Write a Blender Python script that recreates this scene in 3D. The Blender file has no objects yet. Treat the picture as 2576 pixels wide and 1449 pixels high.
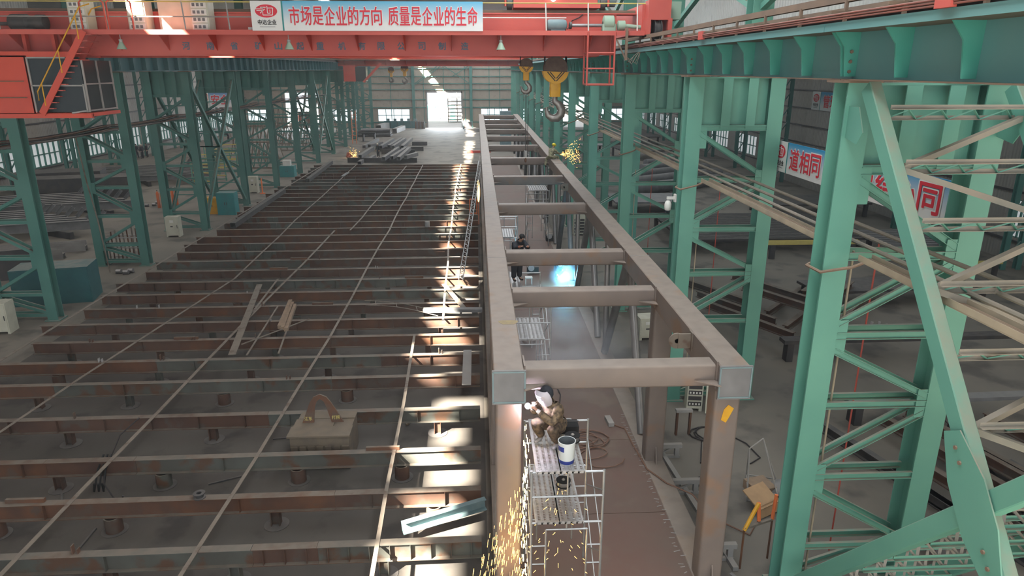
import bpy, math, random
from mathutils import Vector as V, Matrix
random.seed(7)
sc = bpy.context.scene
COL = sc.collection
# ------------------------------------------------------------------ camera
W, H, F, CZ = 2576.0, 1449.0, 1744.0, 10.7
PIT, YAW = math.radians(17.52), math.radians(2.82)
cam = bpy.data.objects.new('camera', bpy.data.cameras.new('camera'))
COL.objects.link(cam)
cam.location = (0, 0, CZ)
cam.rotation_euler = (math.pi/2 - PIT, 0, -YAW)
cam.data.sensor_width = 36.0
cam.data.lens = F/W*36.0
cam.data.clip_end = 600
sc.camera = cam
# ------------------------------------------------------------------ view, sky, sun, daylight and added lamps
sc.view_settings.view_transform = 'Standard'
sc.view_settings.look = 'None'
sc.view_settings.gamma = 1
sc.view_settings.use_curve_mapping = False
sc.view_settings.exposure = -0.16
sc.cycles.max_bounces = 5
sc.cycles.diffuse_bounces = 3
sc.cycles.glossy_bounces = 2
sc.cycles.transmission_bounces = 4
sc.cycles.transparent_max_bounces = 8
sc.cycles.volume_bounces = 0
sc.cycles.use_denoising = True
sc.cycles.sample_clamp_indirect = 6
sc.cycles.caustics_reflective = False
sc.cycles.caustics_refractive = False
wd = bpy.data.worlds.new('sky'); sc.world = wd; wd.use_nodes = True
bg = wd.node_tree.nodes['Background']
bg.inputs[0].default_value = (0.80, 0.90, 1.0, 1)
bg.inputs[1].default_value = 1.35
SUN_DIR = V((1.0, 1.1, -1.2)).normalized()
sl = bpy.data.lights.new('sun', 'SUN'); sl.energy = 110; sl.angle = math.radians(1.1); sl.color = (1.0, 0.93, 0.80)
so = bpy.data.objects.new('sun', sl); COL.objects.link(so)
so.rotation_euler = SUN_DIR.to_track_quat('-Z', 'Y').to_euler()
def area(x, y, z, sx, sy, power, col=(0.93, 0.97, 1.0), rot=(0, 0, 0)):
    l = bpy.data.lights.new('area_lamp', 'AREA'); l.shape = 'RECTANGLE'; l.size = sx; l.size_y = sy
    l.energy = power; l.color = col
    o = bpy.data.objects.new('area_lamp', l); COL.objects.link(o); o.location = (x, y, z); o.rotation_euler = rot
    return o
SKY_P = 1480
for yy in range(-4, 140, 16):                       # translucent roof strips of the three bays
    area(2.5, yy+8, 17.3, 5.0, 15, SKY_P)
    area(-31.0, yy+8, 15.3, 5.0, 15, SKY_P*.5, (1.0, 0.97, 0.92))
    area(20.0, yy+8, 15.3, 5.0, 15, SKY_P*.28, (0.84, 0.95, 1.0))
area(-4, -13, 9.0, 26, 11, 1200, (0.96, 0.98, 1.0), (math.radians(90), 0, 0))   # fill lamp added behind the viewer at the open hall end

for dx, dw in ((-6.15, 6.2), (-33, 5.8)): area(dx, 136.7, 3.2, dw, 6.2, 2600, (.80, .90, 1.0), (math.radians(-90), 0, 0))   # daylight entering at the far doorways
for yy in (84, 100, 116, 130): area(-7, yy, 17.3, 12, 12, 900)   # unseen lamps added to brighten the far end
# ------------------------------------------------------------------ pixel rays onto real planes
FW = V((math.sin(YAW)*math.cos(PIT), math.cos(YAW)*math.cos(PIT), -math.sin(PIT)))
RT = V((math.cos(YAW), -math.sin(YAW), 0)); UP = RT.cross(FW)
def ray(px, py): return FW*F + RT*(px-W/2) - UP*(py-H/2)
def atz(px, py, z): r = ray(px, py); return V((0, 0, CZ)) + r*((z-CZ)/r.z)
def aty(px, py, y): r = ray(px, py); return V((0, 0, CZ)) + r*(y/r.y)
def atx(px, py, x): r = ray(px, py); return V((0, 0, CZ)) + r*(x/r.x)

# ------------------------------------------------------------------ mesh builder
def basis(a, up):
    a = a.normalized(); up = V(up)
    if abs(a.dot(up)) > .999*up.length: up = V((0, 1, 0)) if abs(a.y) < .9 else V((1, 0, 0))
    s = a.cross(up).normalized(); v = s.cross(a).normalized()
    return a, s, v
def rrect(w, h, r=.03, n=3):
    out = []
    for cx, cy, a0 in ((w/2-r, h/2-r, 0), (-w/2+r, h/2-r, 90), (-w/2+r, -h/2+r, 180), (w/2-r, -h/2+r, 270)):
        for k in range(n+1):
            a = math.radians(a0+90*k/n); out.append((cx+r*math.cos(a), cy+r*math.sin(a)))
    return out
def ipoly(d, w, tw, tf):
    a, b, c, e = w/2, d/2, tw/2, d/2-tf
    return [(-a, b), (-a, e), (-c, e), (-c, -e), (-a, -e), (-a, -b), (a, -b), (a, -e), (c, -e), (c, e), (a, e), (a, b)]
def cpoly(d, w, t):      # channel, open to +u
    return [(0, d/2), (0, -d/2), (w, -d/2), (w, -d/2+t), (t, -d/2+t), (t, d/2-t), (w, d/2-t), (w, d/2)]
def lpoly(w, t):
    return [(0, 0), (w, 0), (w, t), (t, t), (t, w), (0, w)]
class MB:
    def __init__(s): s.v = []; s.f = []; s.m = []; s.mi = 0
    def add(s, vs, fs):
        o = len(s.v); s.v += [tuple(p) for p in vs]; s.f += [tuple(i+o for i in f) for f in fs]; s.m += [s.mi]*len(fs); return s
    def hexa(s, p): return s.add(p, [(0, 3, 2, 1), (4, 5, 6, 7), (0, 1, 5, 4), (1, 2, 6, 5), (2, 3, 7, 6), (3, 0, 4, 7)])
    def box(s, x0, x1, y0, y1, z0, z1):
        return s.hexa([(x0, y0, z0), (x1, y0, z0), (x1, y1, z0), (x0, y1, z0), (x0, y0, z1), (x1, y0, z1), (x1, y1, z1), (x0, y1, z1)])
    def cbox(s, c, sx, sy, sz, rz=0, rx=0, ry=0):
        M = Matrix.Translation(V(c)) @ Matrix.Rotation(rz, 4, 'Z') @ Matrix.Rotation(ry, 4, 'Y') @ Matrix.Rotation(rx, 4, 'X')
        q = [(-1, -1, -1), (1, -1, -1), (1, 1, -1), (-1, 1, -1), (-1, -1, 1), (1, -1, 1), (1, 1, 1), (-1, 1, 1)]
        return s.hexa([M @ V((a*sx/2, b*sy/2, c_*sz/2)) for a, b, c_ in q])
    def prof(s, p, q, poly, up=(0, 0, 1), cap=True):
        p, q = V(p), V(q); a, sd, vv = basis(q-p, up); n = len(poly)
        vs = [p+sd*u+vv*w for u, w in poly]+[q+sd*u+vv*w for u, w in poly]
        fs = [(i, (i+1) % n, (i+1) % n+n, i+n) for i in range(n)]
        if cap: fs += [tuple(range(n))[::-1], tuple(range(n, 2*n))]
        return s.add(vs, fs)
    def bar(s, p, q, w, h, up=(0, 0, 1)):
        return s.prof(p, q, [(-w/2, -h/2), (w/2, -h/2), (w/2, h/2), (-w/2, h/2)], up)
    def ring(s, c, a, sd, vv, r, n): return [c+(sd*math.cos(6.28319*k/n)+vv*math.sin(6.28319*k/n))*r for k in range(n)]
    def tube(s, p, q, r, n=8, r2=None):
        p, q = V(p), V(q); a, sd, vv = basis(q-p, (0, 0, 1)); r2 = r if r2 is None else r2
        vs = s.ring(p, a, sd, vv, r, n)+s.ring(q, a, sd, vv, r2, n)
        return s.add(vs, [(i, (i+1) % n, (i+1) % n+n, i+n) for i in range(n)]+[tuple(range(n))[::-1], tuple(range(n, 2*n))])
    def path(s, pts, r, n=6, closed=False):
        pts = [V(p) for p in pts]; N = len(pts); vs = []; fs = []
        for i, p in enumerate(pts):
            if closed: d = pts[(i+1) % N]-pts[i-1]
            else: d = pts[min(i+1, N-1)]-pts[max(i-1, 0)]
            a, sd, vv = basis(d, (0.03, .05, 1)); vs += s.ring(p, a, sd, vv, r, n)
        for i in range(N if closed else N-1):
            j = (i+1) % N
            fs += [(i*n+k, i*n+(k+1) % n, j*n+(k+1) % n, j*n+k) for k in range(n)]
        if not closed: fs += [tuple(range(n))[::-1], tuple(range((N-1)*n, N*n))]
        return s.add(vs, fs)
    def lathe(s, c, prof, n=20, axis=(0, 0, 1), cap=True):
        c = V(c); a, sd, vv = basis(V(axis), (0, 1, 0)); vs = []; fs = []
        for r, z in prof: vs += s.ring(c+a*z, a, sd, vv, max(r, 1e-4), n)
        for i in range(len(prof)-1): fs += [(i*n+k, i*n+(k+1) % n, (i+1)*n+(k+1) % n, (i+1)*n+k) for k in range(n)]
        if cap: fs += [tuple(range(n))[::-1], tuple(range((len(prof)-1)*n, len(prof)*n))]
        return s.add(vs, fs)
    def ball(s, c, rx, ry=None, rz=None, n=12, m=8, rot=None):
        ry = ry or rx; rz = rz or rx; c = V(c); vs = []; fs = []
        for i in range(m+1):
            t = math.pi*i/m
            for k in range(n):
                q = V((rx*math.sin(t)*math.cos(6.28319*k/n), ry*math.sin(t)*math.sin(6.28319*k/n), rz*math.cos(t)))
                if rot: q = rot @ q
                vs.append(c+q)
        for i in range(m): fs += [(i*n+k, (i+1)*n+k, (i+1)*n+(k+1) % n, i*n+(k+1) % n) for k in range(n)]
        return s.add(vs, fs)
    def plate(s, pts, th, n):          # flat polygon given thickness th along n
        n = V(n).normalized()*th/2; N = len(pts); pts = [V(p) for p in pts]
        return s.add([p-n for p in pts]+[p+n for p in pts], [(i, (i+1) % N, (i+1) % N+N, i+N) for i in range(N)]+[tuple(range(N))[::-1], tuple(range(N, 2*N))])
    def build(s, name, mat, parent=None, smooth=True):
        me = bpy.data.meshes.new(name)
        o = V((0, 0, 0))
        if parent is not None:
            q = parent
            while q is not None: o += q.location; q = q.parent
        vs = [(a-o.x, b-o.y, c-o.z) for a, b, c in s.v]
        me.from_pydata(vs, [], s.f)
        mats = mat if isinstance(mat, (list, tuple)) else [mat]
        for m in mats: me.materials.append(m)
        me.polygons.foreach_set('material_index', s.m)
        me.polygons.foreach_set('use_smooth', [smooth]*len(s.f))
        if smooth: me.set_sharp_from_angle(angle=math.radians(38))
        me.update()
        ob = bpy.data.objects.new(name, me); COL.objects.link(ob)
        if parent is not None: ob.parent = parent
        return ob
def tag(o, label, cat, group=None):
    o['label'] = label; o['category'] = cat
    if group: o['group'] = group
    return o
def thing(name, label, cat, loc=(0, 0, 0), group=None):
    o = bpy.data.objects.new(name, None); o.empty_display_size = .2; COL.objects.link(o); o.location = loc
    return tag(o, label, cat, group)
def struct(o): o['kind'] = 'structure'; return o
def stuff(o): o['kind'] = 'stuff'; return o
def dup(o, loc, label, parent=None):
    c = o.copy(); COL.objects.link(c)
    if parent is None: c.location = loc; c['label'] = label
    else: c.parent = parent
    for ch in o.children: dup(ch, None, None, c)
    return c
ORD = 'first second third fourth fifth sixth seventh eighth ninth tenth eleventh twelfth thirteenth fourteenth fifteenth sixteenth seventeenth eighteenth nineteenth twentieth'.split()
ORD += ['twenty-'+w for w in ORD[:9]] + ['thirtieth'] + ['thirty-'+w for w in ORD[:9]]

# ------------------------------------------------------------------ materials
def mk(name, col, col2=None, s=1.2, rough=.6, metal=0, dust=0, dcol=(.30, .25, .205), rust=0, rcol=(.16, .065, .035), rs=2.0, emis=0, ecol=None, stretch=(1, 1, 1), bump=0, bs=30, spec=.4):
    m = bpy.data.materials.new(name); m.use_nodes = True; nt = m.node_tree; N = nt.nodes; L = nt.links
    b = N['Principled BSDF']; b.inputs['Roughness'].default_value = rough; b.inputs['Metallic'].default_value = metal
    b.inputs['Specular IOR Level'].default_value = spec
    geo = N.new('ShaderNodeNewGeometry'); mp = N.new('ShaderNodeMapping'); mp.inputs['Scale'].default_value = stretch
    L.new(geo.outputs['Position'], mp.inputs['Vector'])
    def noise(sc_, det=4):
        n = N.new('ShaderNodeTexNoise'); n.inputs['Scale'].default_value = sc_; n.inputs['Detail'].default_value = det
        L.new(mp.outputs[0], n.inputs['Vector']); return n
    def ramp(src, a, b_):
        r = N.new('ShaderNodeMapRange'); r.inputs[1].default_value = a; r.inputs[2].default_value = b_; L.new(src, r.inputs[0]); return r.outputs[0]
    def mix(f, a, b_):
        x = N.new('ShaderNodeMix'); x.data_type = 'RGBA'
        if isinstance(f, (int, float)): x.inputs[0].default_value = f
        else: L.new(f, x.inputs[0])
        for i, q in ((6, a), (7, b_)):
            if isinstance(q, tuple): x.inputs[i].default_value = (*q, 1)
            else: L.new(q, x.inputs[i])
        return x.outputs[2]
    c = tuple(col)
    if col2: c = mix(ramp(noise(s).outputs['Fac'], .35, .65), tuple(col), tuple(col2))
    if rust: c = mix(ramp(noise(rs, 6).outputs['Fac'], .62-.25*rust, .70-.2*rust), c, tuple(rcol))
    if dust:
        sep = N.new('ShaderNodeSeparateXYZ'); L.new(geo.outputs['Normal'], sep.inputs[0])
        up = ramp(sep.outputs[2], .25, .8)
        mu = N.new('ShaderNodeMath'); mu.operation = 'MULTIPLY'; L.new(up, mu.inputs[0]); L.new(ramp(noise(3.1, 5).outputs['Fac'], .1, .6), mu.inputs[1])
        m2 = N.new('ShaderNodeMath'); m2.operation = 'MULTIPLY'; L.new(mu.outputs[0], m2.inputs[0]); m2.inputs[1].default_value = dust
        c = mix(m2.outputs[0], c, tuple(dcol))
    if isinstance(c, tuple): b.inputs['Base Color'].default_value = (*c, 1)
    else: L.new(c, b.inputs['Base Color'])
    if bump:
        bp = N.new('ShaderNodeBump'); bp.inputs['Strength'].default_value = bump; bp.inputs['Distance'].default_value = .02
        L.new(noise(bs, 5).outputs['Fac'], bp.inputs['Height']); L.new(bp.outputs[0], b.inputs['Normal'])
    if emis:
        b.inputs['Emission Color'].default_value = (*(ecol or col), 1); b.inputs['Emission Strength'].default_value = emis
    return m
M = {}
M['green'] = mk('green paint', (.135, .36, .275), (.115, .32, .25), s=.8, rough=.5, dust=.9, dcol=(.30, .255, .20))
M['teal'] = mk('teal girder paint', (.13, .345, .35), (.17, .36, .35), s=.5, rough=.5, dust=.85)
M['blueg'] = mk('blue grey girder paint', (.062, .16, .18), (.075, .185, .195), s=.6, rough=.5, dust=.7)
M['flangeshade'] = mk('dusty shaded flange underside', (.125, .115, .085), (.10, .105, .08), s=1.5, rough=.7)  # dust brown with the shade under the top flange mixed in
M['stiff'] = mk('bright green stiffener paint', (.07, .35, .27), (.09, .38, .30), s=2, rough=.5, dust=.8)
M['dgreen'] = mk('deep green paint', (.06, .21, .18), (.08, .25, .21), s=1, rough=.55, dust=.85)
M['bluegreen'] = mk('shaded blue green paint', (.062, .19, .165), (.08, .225, .19), s=.7, rough=.5, dust=.8)  # the left columns' shade is put into this darker colour
M['truss'] = mk('brown mill scale steel', (.225, .18, .155), (.19, .155, .138), s=1.5, rough=.55, dust=.6, dcol=(.33, .275, .23), rust=.2, rcol=(.235, .155, .11), rs=1.2)
M['pipe'] = mk('grey steel pipe', (.30, .29, .29), (.24, .235, .24), s=2, rough=.35, metal=.55, dust=.2)
M['deck'] = mk('red oxide deck plate', (.155, .082, .063), (.135, .09, .07), s=.6, rough=.6, dust=.25, dcol=(.16, .125, .10), rust=.3, rcol=(.17, .12, .09), rs=.7)
M['rust'] = mk('rusty beam steel', (.085, .047, .034), (.12, .062, .040), s=1.3, rough=.75, dust=.9, dcol=(.185, .158, .128), rust=.35, rcol=(.095, .07, .055), rs=2.2)
M['rust2'] = mk('orange rust beam steel', (.155, .068, .034), (.10, .052, .034), s=1.6, rough=.75, dust=.9, dcol=(.185, .158, .128), rust=.3, rcol=(.11, .07, .05), rs=1.8)
M['primer'] = mk('grey green primer beam', (.115, .122, .105), (.09, .087, .075), s=1.1, rough=.7, dust=.9, dcol=(.19, .16, .13), rust=.45, rcol=(.12, .065, .04), rs=1.7)
M['dark'] = mk('dark steel', (.045, .045, .048), (.07, .062, .058), s=2, rough=.6, dust=.5, dcol=(.20, .18, .165))
M['black'] = mk('black rubber', (.012, .012, .013), rough=.7)
M['grey'] = mk('grey steel', (.20, .20, .205), (.15, .15, .155), s=2, rough=.5, dust=.6, dcol=(.28, .26, .24))
M['lgrey'] = mk('pale grey steel', (.36, .35, .335), (.28, .27, .26), s=1.5, rough=.5, dust=.5)
M['strip'] = mk('dusty flat bar steel', (.225, .188, .15), (.175, .148, .122), s=3, rough=.6, rust=.2, rcol=(.14, .095, .07), rs=3)
M['galv'] = mk('galvanised tube', (.45, .46, .47), (.36, .37, .37), s=6, rough=.35, metal=.6)
M['zinc'] = mk('galvanised plank', (.47, .47, .48), (.38, .37, .36), s=8, rough=.4, metal=.4, bump=.0)
M['red'] = mk('red crane paint', (.66, .085, .05), (.58, .075, .05), s=.8, rough=.5, dust=.35, dcol=(.42, .25, .18))
M['red2'] = mk('faded pink red paint', (.62, .12, .09), (.55, .10, .08), s=.8, rough=.5, dust=.35, dcol=(.45, .27, .2))
M['brown'] = mk('dusty brown rail steel', (.23, .155, .105), (.18, .125, .09), s=2, rough=.7, dust=.6, dcol=(.33, .25, .18))
M['conductor'] = mk('red brown conductor rail', (.30, .105, .08), (.24, .10, .08), s=2, rough=.6, dust=.3)
M['tray'] = mk('dusty beige cable tray', (.42, .35, .25), (.33, .28, .21), s=2, rough=.7, dust=.7, dcol=(.36, .30, .235))
M['dpipe'] = mk('dusty service pipe', (.33, .285, .23), (.25, .24, .20), s=2, rough=.6, dust=.7, dcol=(.31, .265, .22))
M['cream'] = mk('cream cabinet paint', (.60, .59, .48), (.53, .52, .42), s=3, rough=.45, dust=.3)
M['white'] = mk('white paint', (.78, .77, .72), (.70, .69, .64), s=3, rough=.5)
M['whitefabric'] = mk('white glove cloth', (.75, .73, .74), rough=.9)
M['yellow'] = mk('yellow paint', (.75, .40, .02), (.66, .33, .02), s=4, rough=.45, dust=.2)
M['stain'] = mk('yellow brown stain', (.34, .26, .12), (.26, .2, .12), s=6, rough=.6)
M['palegold'] = mk('pale yellow paint', (.62, .52, .16), (.55, .45, .14), s=3, rough=.6)
M['orange'] = mk('orange paint', (.80, .20, .06), (.70, .17, .06), s=3, rough=.5)
M['tealbox'] = mk('turquoise cabinet paint', (.03, .28, .27), (.04, .24, .24), s=2, rough=.5, dust=.4)
M['tealdark'] = mk('dark teal sheet', (.02, .11, .12), (.025, .13, .135), s=2, rough=.5, dust=.5)
M['carton'] = mk('brown cardboard', (.42, .27, .15), (.36, .23, .13), s=4, rough=.85)
M['wood'] = mk('dusty timber', (.30, .21, .14), (.23, .165, .115), s=4, rough=.85, stretch=(1, 1, 1))
M['block'] = mk('dusty slatted steel block', (.17, .135, .095), (.13, .105, .08), s=3, rough=.8, dust=.4, dcol=(.22, .18, .135), bump=.2)
M['cable'] = mk('brown cable', (.20, .11, .075), rough=.6)
M['cablek'] = mk('black cable', (.035, .03, .03), rough=.6)
M['hookst'] = mk('worn hook steel', (.27, .25, .225), (.2, .185, .17), s=6, rough=.35, metal=.5)
M['sheave'] = mk('greasy brown sheave steel', (.10, .06, .045), (.14, .09, .06), s=5, rough=.6)
M['glass'] = mk('dark cab glass', (.03, .04, .045), rough=.25, spec=.2)
M['motor'] = mk('grey motor paint', (.16, .24, .26), (.2, .28, .29), s=5, rough=.5)
M['gear'] = mk('pale green gearbox paint', (.33, .47, .36), rough=.5, dust=.3)
M['skin'] = mk('skin', (.48, .27, .19), rough=.55)
M['camo'] = mk('camouflage cloth', (.22, .155, .095), (.06, .045, .033), s=15, rough=.9, bump=.8, bs=14)
M['camod'] = mk('dark brown camouflage cloth', (.15, .105, .065), (.05, .036, .028), s=14, rough=.9, bump=.8, bs=14)
M['camog'] = mk('green camouflage cloth', (.38, .36, .22), (.15, .15, .10), s=11, rough=.9)
M['navy'] = mk('navy work cloth', (.022, .026, .035), (.03, .032, .04), s=5, rough=.9, bump=.6, bs=14)
M['olive'] = mk('dark olive cloth', (.10, .085, .06), (.07, .06, .045), s=8, rough=.9)
M['orangecloth'] = mk('orange work cloth', (.55, .16, .09), (.45, .14, .09), s=6, rough=.9)
M['boot'] = mk('dark boot leather', (.03, .025, .02), rough=.6)
M['greyshoe'] = mk('grey shoe', (.28, .27, .28), rough=.7)
M['hard'] = mk('yellow hard hat', (.72, .60, .03), rough=.35)
M['hardw'] = mk('pale hard hat', (.65, .6, .5), rough=.35)
M['mask'] = mk('grey welding mask', (.55, .52, .58), rough=.4)
M['bucket'] = mk('white bucket paint', (.68, .72, .72), rough=.35)
M['blue'] = mk('blue print', (.03, .05, .25), rough=.4)
M['bucketin'] = mk('bare tin inside', (.20, .23, .25), rough=.4, metal=.3)
M['cyl'] = mk('dark gas cylinder paint', (.10, .11, .12), (.16, .12, .11), s=9, rough=.5)
M['board'] = mk('white board', (.78, .78, .76), rough=.5)
M['redtext'] = mk('red lettering', (.70, .035, .06), rough=.5)
M['blueletter'] = mk('faded blue lettering', (.10, .16, .22), rough=.6)
M['blacktext'] = mk('black lettering', (.03, .03, .03), rough=.6)
M['arcw'] = mk('electric arc', (1, .93, 1), emis=160, ecol=(.95, .85, 1))
M['arcb'] = mk('blue electric arc', (.6, .9, 1), emis=120, ecol=(.35, .85, 1))
M['spark'] = mk('glowing sparks', (1, .6, .2), emis=8, ecol=(1, .50, .13))
M['sparkw'] = mk('hot sparks', (1, .8, .4), emis=40, ecol=(1, .72, .30))
M['pane'] = mk('daylit window pane', (.8, .85, .88), rough=.3, emis=1.5, ecol=(.82, .92, 1.0))
M['panel'] = mk('dim frosted pane', (.7, .72, .72), (.6, .62, .62), s=2, rough=.4, emis=.42, ecol=(.86, .90, .92))
M['lampw'] = mk('lit lamp globe', (1, .97, .9), emis=6)
# ================================================================== SETTING
def nodes_of(m): return m.node_tree.nodes, m.node_tree.links
# floor
M['floor'] = mk('shop floor concrete', (.215, .188, .155), (.165, .148, .125), s=.35, rough=.75, rust=.35, rcol=(.11, .098, .085), rs=.5, bump=.15, bs=8)
M['ground'] = mk('bright yard concrete', (.60, .58, .55), (.52, .50, .48), s=.3, rough=.9)
M['floordark'] = mk('darker concrete under the platform', (.105, .092, .08), (.082, .073, .064), s=.5, rough=.8, rust=.3, rcol=(.06, .053, .048), rs=.7, bump=.15, bs=8)  # darker floor tone over the rectangle below the platform beams
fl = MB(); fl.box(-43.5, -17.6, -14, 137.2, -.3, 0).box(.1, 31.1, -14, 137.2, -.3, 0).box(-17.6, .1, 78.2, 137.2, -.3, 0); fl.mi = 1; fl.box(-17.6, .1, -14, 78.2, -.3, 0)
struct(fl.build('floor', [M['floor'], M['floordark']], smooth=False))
struct(MB().box(-80, 70, 137.2, 230, -.35, -.02).build('ground', M['ground'], smooth=False))
def cladding(name, c1, c2, axis, freq=3.2):
    m = mk(name, c1, c2, s=.25, rough=.6, rust=.1, rcol=tuple(x*.8 for x in c1))
    N, L = nodes_of(m); geo = N.new('ShaderNodeNewGeometry'); w = N.new('ShaderNodeTexWave'); w.bands_direction = axis; w.inputs['Scale'].default_value = freq
    L.new(geo.outputs['Position'], w.inputs['Vector']); b = N.new('ShaderNodeBump'); b.inputs['Distance'].default_value = .05; b.inputs['Strength'].default_value = .7
    L.new(w.outputs['Fac'], b.inputs['Height']); L.new(b.outputs[0], N['Principled BSDF'].inputs['Normal']); return m
M['cladx'] = cladding('ribbed wall sheet', (.44, .37, .30), (.40, .35, .29), 'X', 2.2)
M['clady'] = cladding('ribbed side sheet', (.34, .31, .27), (.30, .28, .25), 'Y', 1.2)
M['cladup'] = cladding('pale ribbed upper sheet', (.72, .72, .68), (.66, .66, .63), 'Y', 1.5)
def wall_x(name, Y, th, z0, z1, xs0, xs1, holes, mat):    # wall facing -Y with rectangular holes (x0,x1,z0,z1)
    mb = MB(); xs = sorted({xs0, xs1, *[h[0] for h in holes], *[h[1] for h in holes]}); zs = sorted({z0, z1, *[h[2] for h in holes], *[h[3] for h in holes]})
    for i in range(len(xs)-1):
        for j in range(len(zs)-1):
            cx, cz = (xs[i]+xs[i+1])/2, (zs[j]+zs[j+1])/2
            if not any(h[0] < cx < h[1] and h[2] < cz < h[3] for h in holes): mb.box(xs[i], xs[i+1], Y, Y+th, zs[j], zs[j+1])
    return struct(mb.build(name, mat, smooth=False))
def wall_y(name, X, th, y0, y1, z0, z1, holes, mat):
    mb = MB(); ys = sorted({y0, y1, *[h[0] for h in holes], *[h[1] for h in holes]}); zs = sorted({z0, z1, *[h[2] for h in holes], *[h[3] for h in holes]})
    for i in range(len(ys)-1):
        for j in range(len(zs)-1):
            cy, cz = (ys[i]+ys[i+1])/2, (zs[j]+zs[j+1])/2
            if not any(h[0] < cy < h[1] and h[2] < cz < h[3] for h in holes): mb.box(X, X+th, ys[i], ys[i+1], zs[j], zs[j+1])
    return struct(mb.build(name, mat, smooth=False))
DOORS = [(-9.35, -2.95, 0, 6.45), (-36.0, -30.0, 0, 6.45), (16, 22, 0, 6.4)]
FWIN = [(-18.8, -12.8, 1.2, 3.45), (.8, 6.0, 1.2, 3.5), (-43.2, -38.6, 1.25, 3.45), (-29.0, -22.4, 1.25, 3.45), (8.5, 14.5, 1.25, 3.45), (24, 30, 1.25, 3.45)]
wall_x('wall_far', 137.0, .2, 0, 19, -43.6, 31.2, DOORS+FWIN, M['cladx'])
LW = [(y, y+8.3, 1.4, 3.75) for y in range(22, 128, 9)]
RW = [(y, y+6.6, 1.4, 3.55) for y in range(14, 136, 9)]
wall_y('wall_left', -43.6, .2, -14, 137, 0, 15.6, LW, M['clady'])
wall_y('wall_right', 31.0, .2, -14, 137, 0, 15.6, RW, M['clady'])
wall_y('wall_upper_right', 9.9, .12, -14, 137, 11.6, 17.7, [], M['cladup'])
wall_y('wall_upper_left', -22.8, .12, -14, 137, 12.6, 17.7, [(y, y+5.5, 13.4, 15.2) for y in range(12, 130, 9)], M['cladup'])
nw = [0]
def window(axis, a0, a1, z0, z1, pos, n, rows, pane):
    nw[0] += 1; mb = MB(); fr = MB(); t = .05
    if axis == 'x':
        mb.box(a0, a1, pos+.05, pos+.08, z0, z1)
        for k in range(n+1): x = a0+(a1-a0)*k/n; fr.box(x-t, x+t, pos-.02, pos+.1, z0, z1)
        for k in range(rows+1): z = z0+(z1-z0)*k/rows; fr.box(a0, a1, pos-.02, pos+.1, z-t, z+t)
    else:
        mb.box(pos+.05, pos+.08, a0, a1, z0, z1)
        for k in range(n+1): y = a0+(a1-a0)*k/n; fr.box(pos-.03, pos+.23, y-t, y+t, z0, z1)
        for k in range(rows+1): z = z0+(z1-z0)*k/rows; fr.box(pos-.03, pos+.23, a0, a1, z-t, z+t)
    g = struct(mb.build('window_%d' % nw[0], pane, smooth=False)); fr.build('window_frame', M['dgreen'], g, smooth=False)
for h in FWIN: window('x', h[0], h[1], h[2], h[3], 137.05, 4, 2, M['pane'])
for h in LW: window('y', h[0], h[1], h[2], h[3], -43.55, 9, 2, M['panel'])
for h in RW: window('y', h[0], h[1], h[2], h[3], 31.05, 7, 2, M['panel'])
for i, h in enumerate(DOORS):
    fr = MB(); fr.box(h[0]-.25, h[0], 136.85, 137.3, 0, h[3]+.25).box(h[1], h[1]+.25, 136.85, 137.3, 0, h[3]+.25).box(h[0]-.25, h[1]+.25, 136.85, 137.3, h[3], h[3]+.25)
    struct(fr.build('door_%d' % (i+1), M['lgrey'], smooth=False))
# girts, posts and bracing of the far wall
g = MB()
for z in (1.0, 3.75, 5.2, 7.0, 8.1, 9.4, 10.8, 12.2, 13.6):
    segs = [(-43.4, 31)] if z > 6.6 else [(-43.4, -36.3), (-29.7, -9.65), (-2.65, 15.7), (22.3, 31)]
    for a, b in segs: g.box(a, b, 136.8, 136.99, z-.07, z+.07)
struct(g.build('trim_1', M['dgreen'], smooth=False))
g = MB()
for x in (-41, -36.6, -29.4, -24, -16.2, -10, -6.2, -2.2, 2.4, 4.4, 14, 25):
    z0 = 6.8 if -9.6 < x < -2.7 else 0
    g.box(x-.05, x+.05, 136.85, 136.99, z0, 14)
struct(g.build('trim_2', M['dgreen'], smooth=False))
for i, x in enumerate((-11.9, -1.05)):
    p = tag(MB().prof((x, 136.5, 0), (x, 136.5, 17), ipoly(.6, .5, .03, .04), (0, 1, 0)).build('wind_post', M['bluegreen']), 'blue-green wall post standing %s the bright doorway' % ('left of' if i == 0 else 'right of'), 'post')
fb = thing('wall_bracing', 'green diagonal bracing fixed high on the far wall above doorway', 'bracing', (-6.5, 136.6, 7.4))
for a, b in (((-11.6, 8.1), (-7.2, 11.3)), ((-6.2, 11.4), (-1.3, 8.1)), ((-6.4, 11.4), (-11.5, 7.9)), ((-1.4, 11.3), (-4.5, 9.4))):
    MB().bar((a[0], 136.55, a[1]), (b[0], 136.55, b[1]), .12, .12, (0, 1, 0)).build('brace', M['dgreen'], fb)
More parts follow.
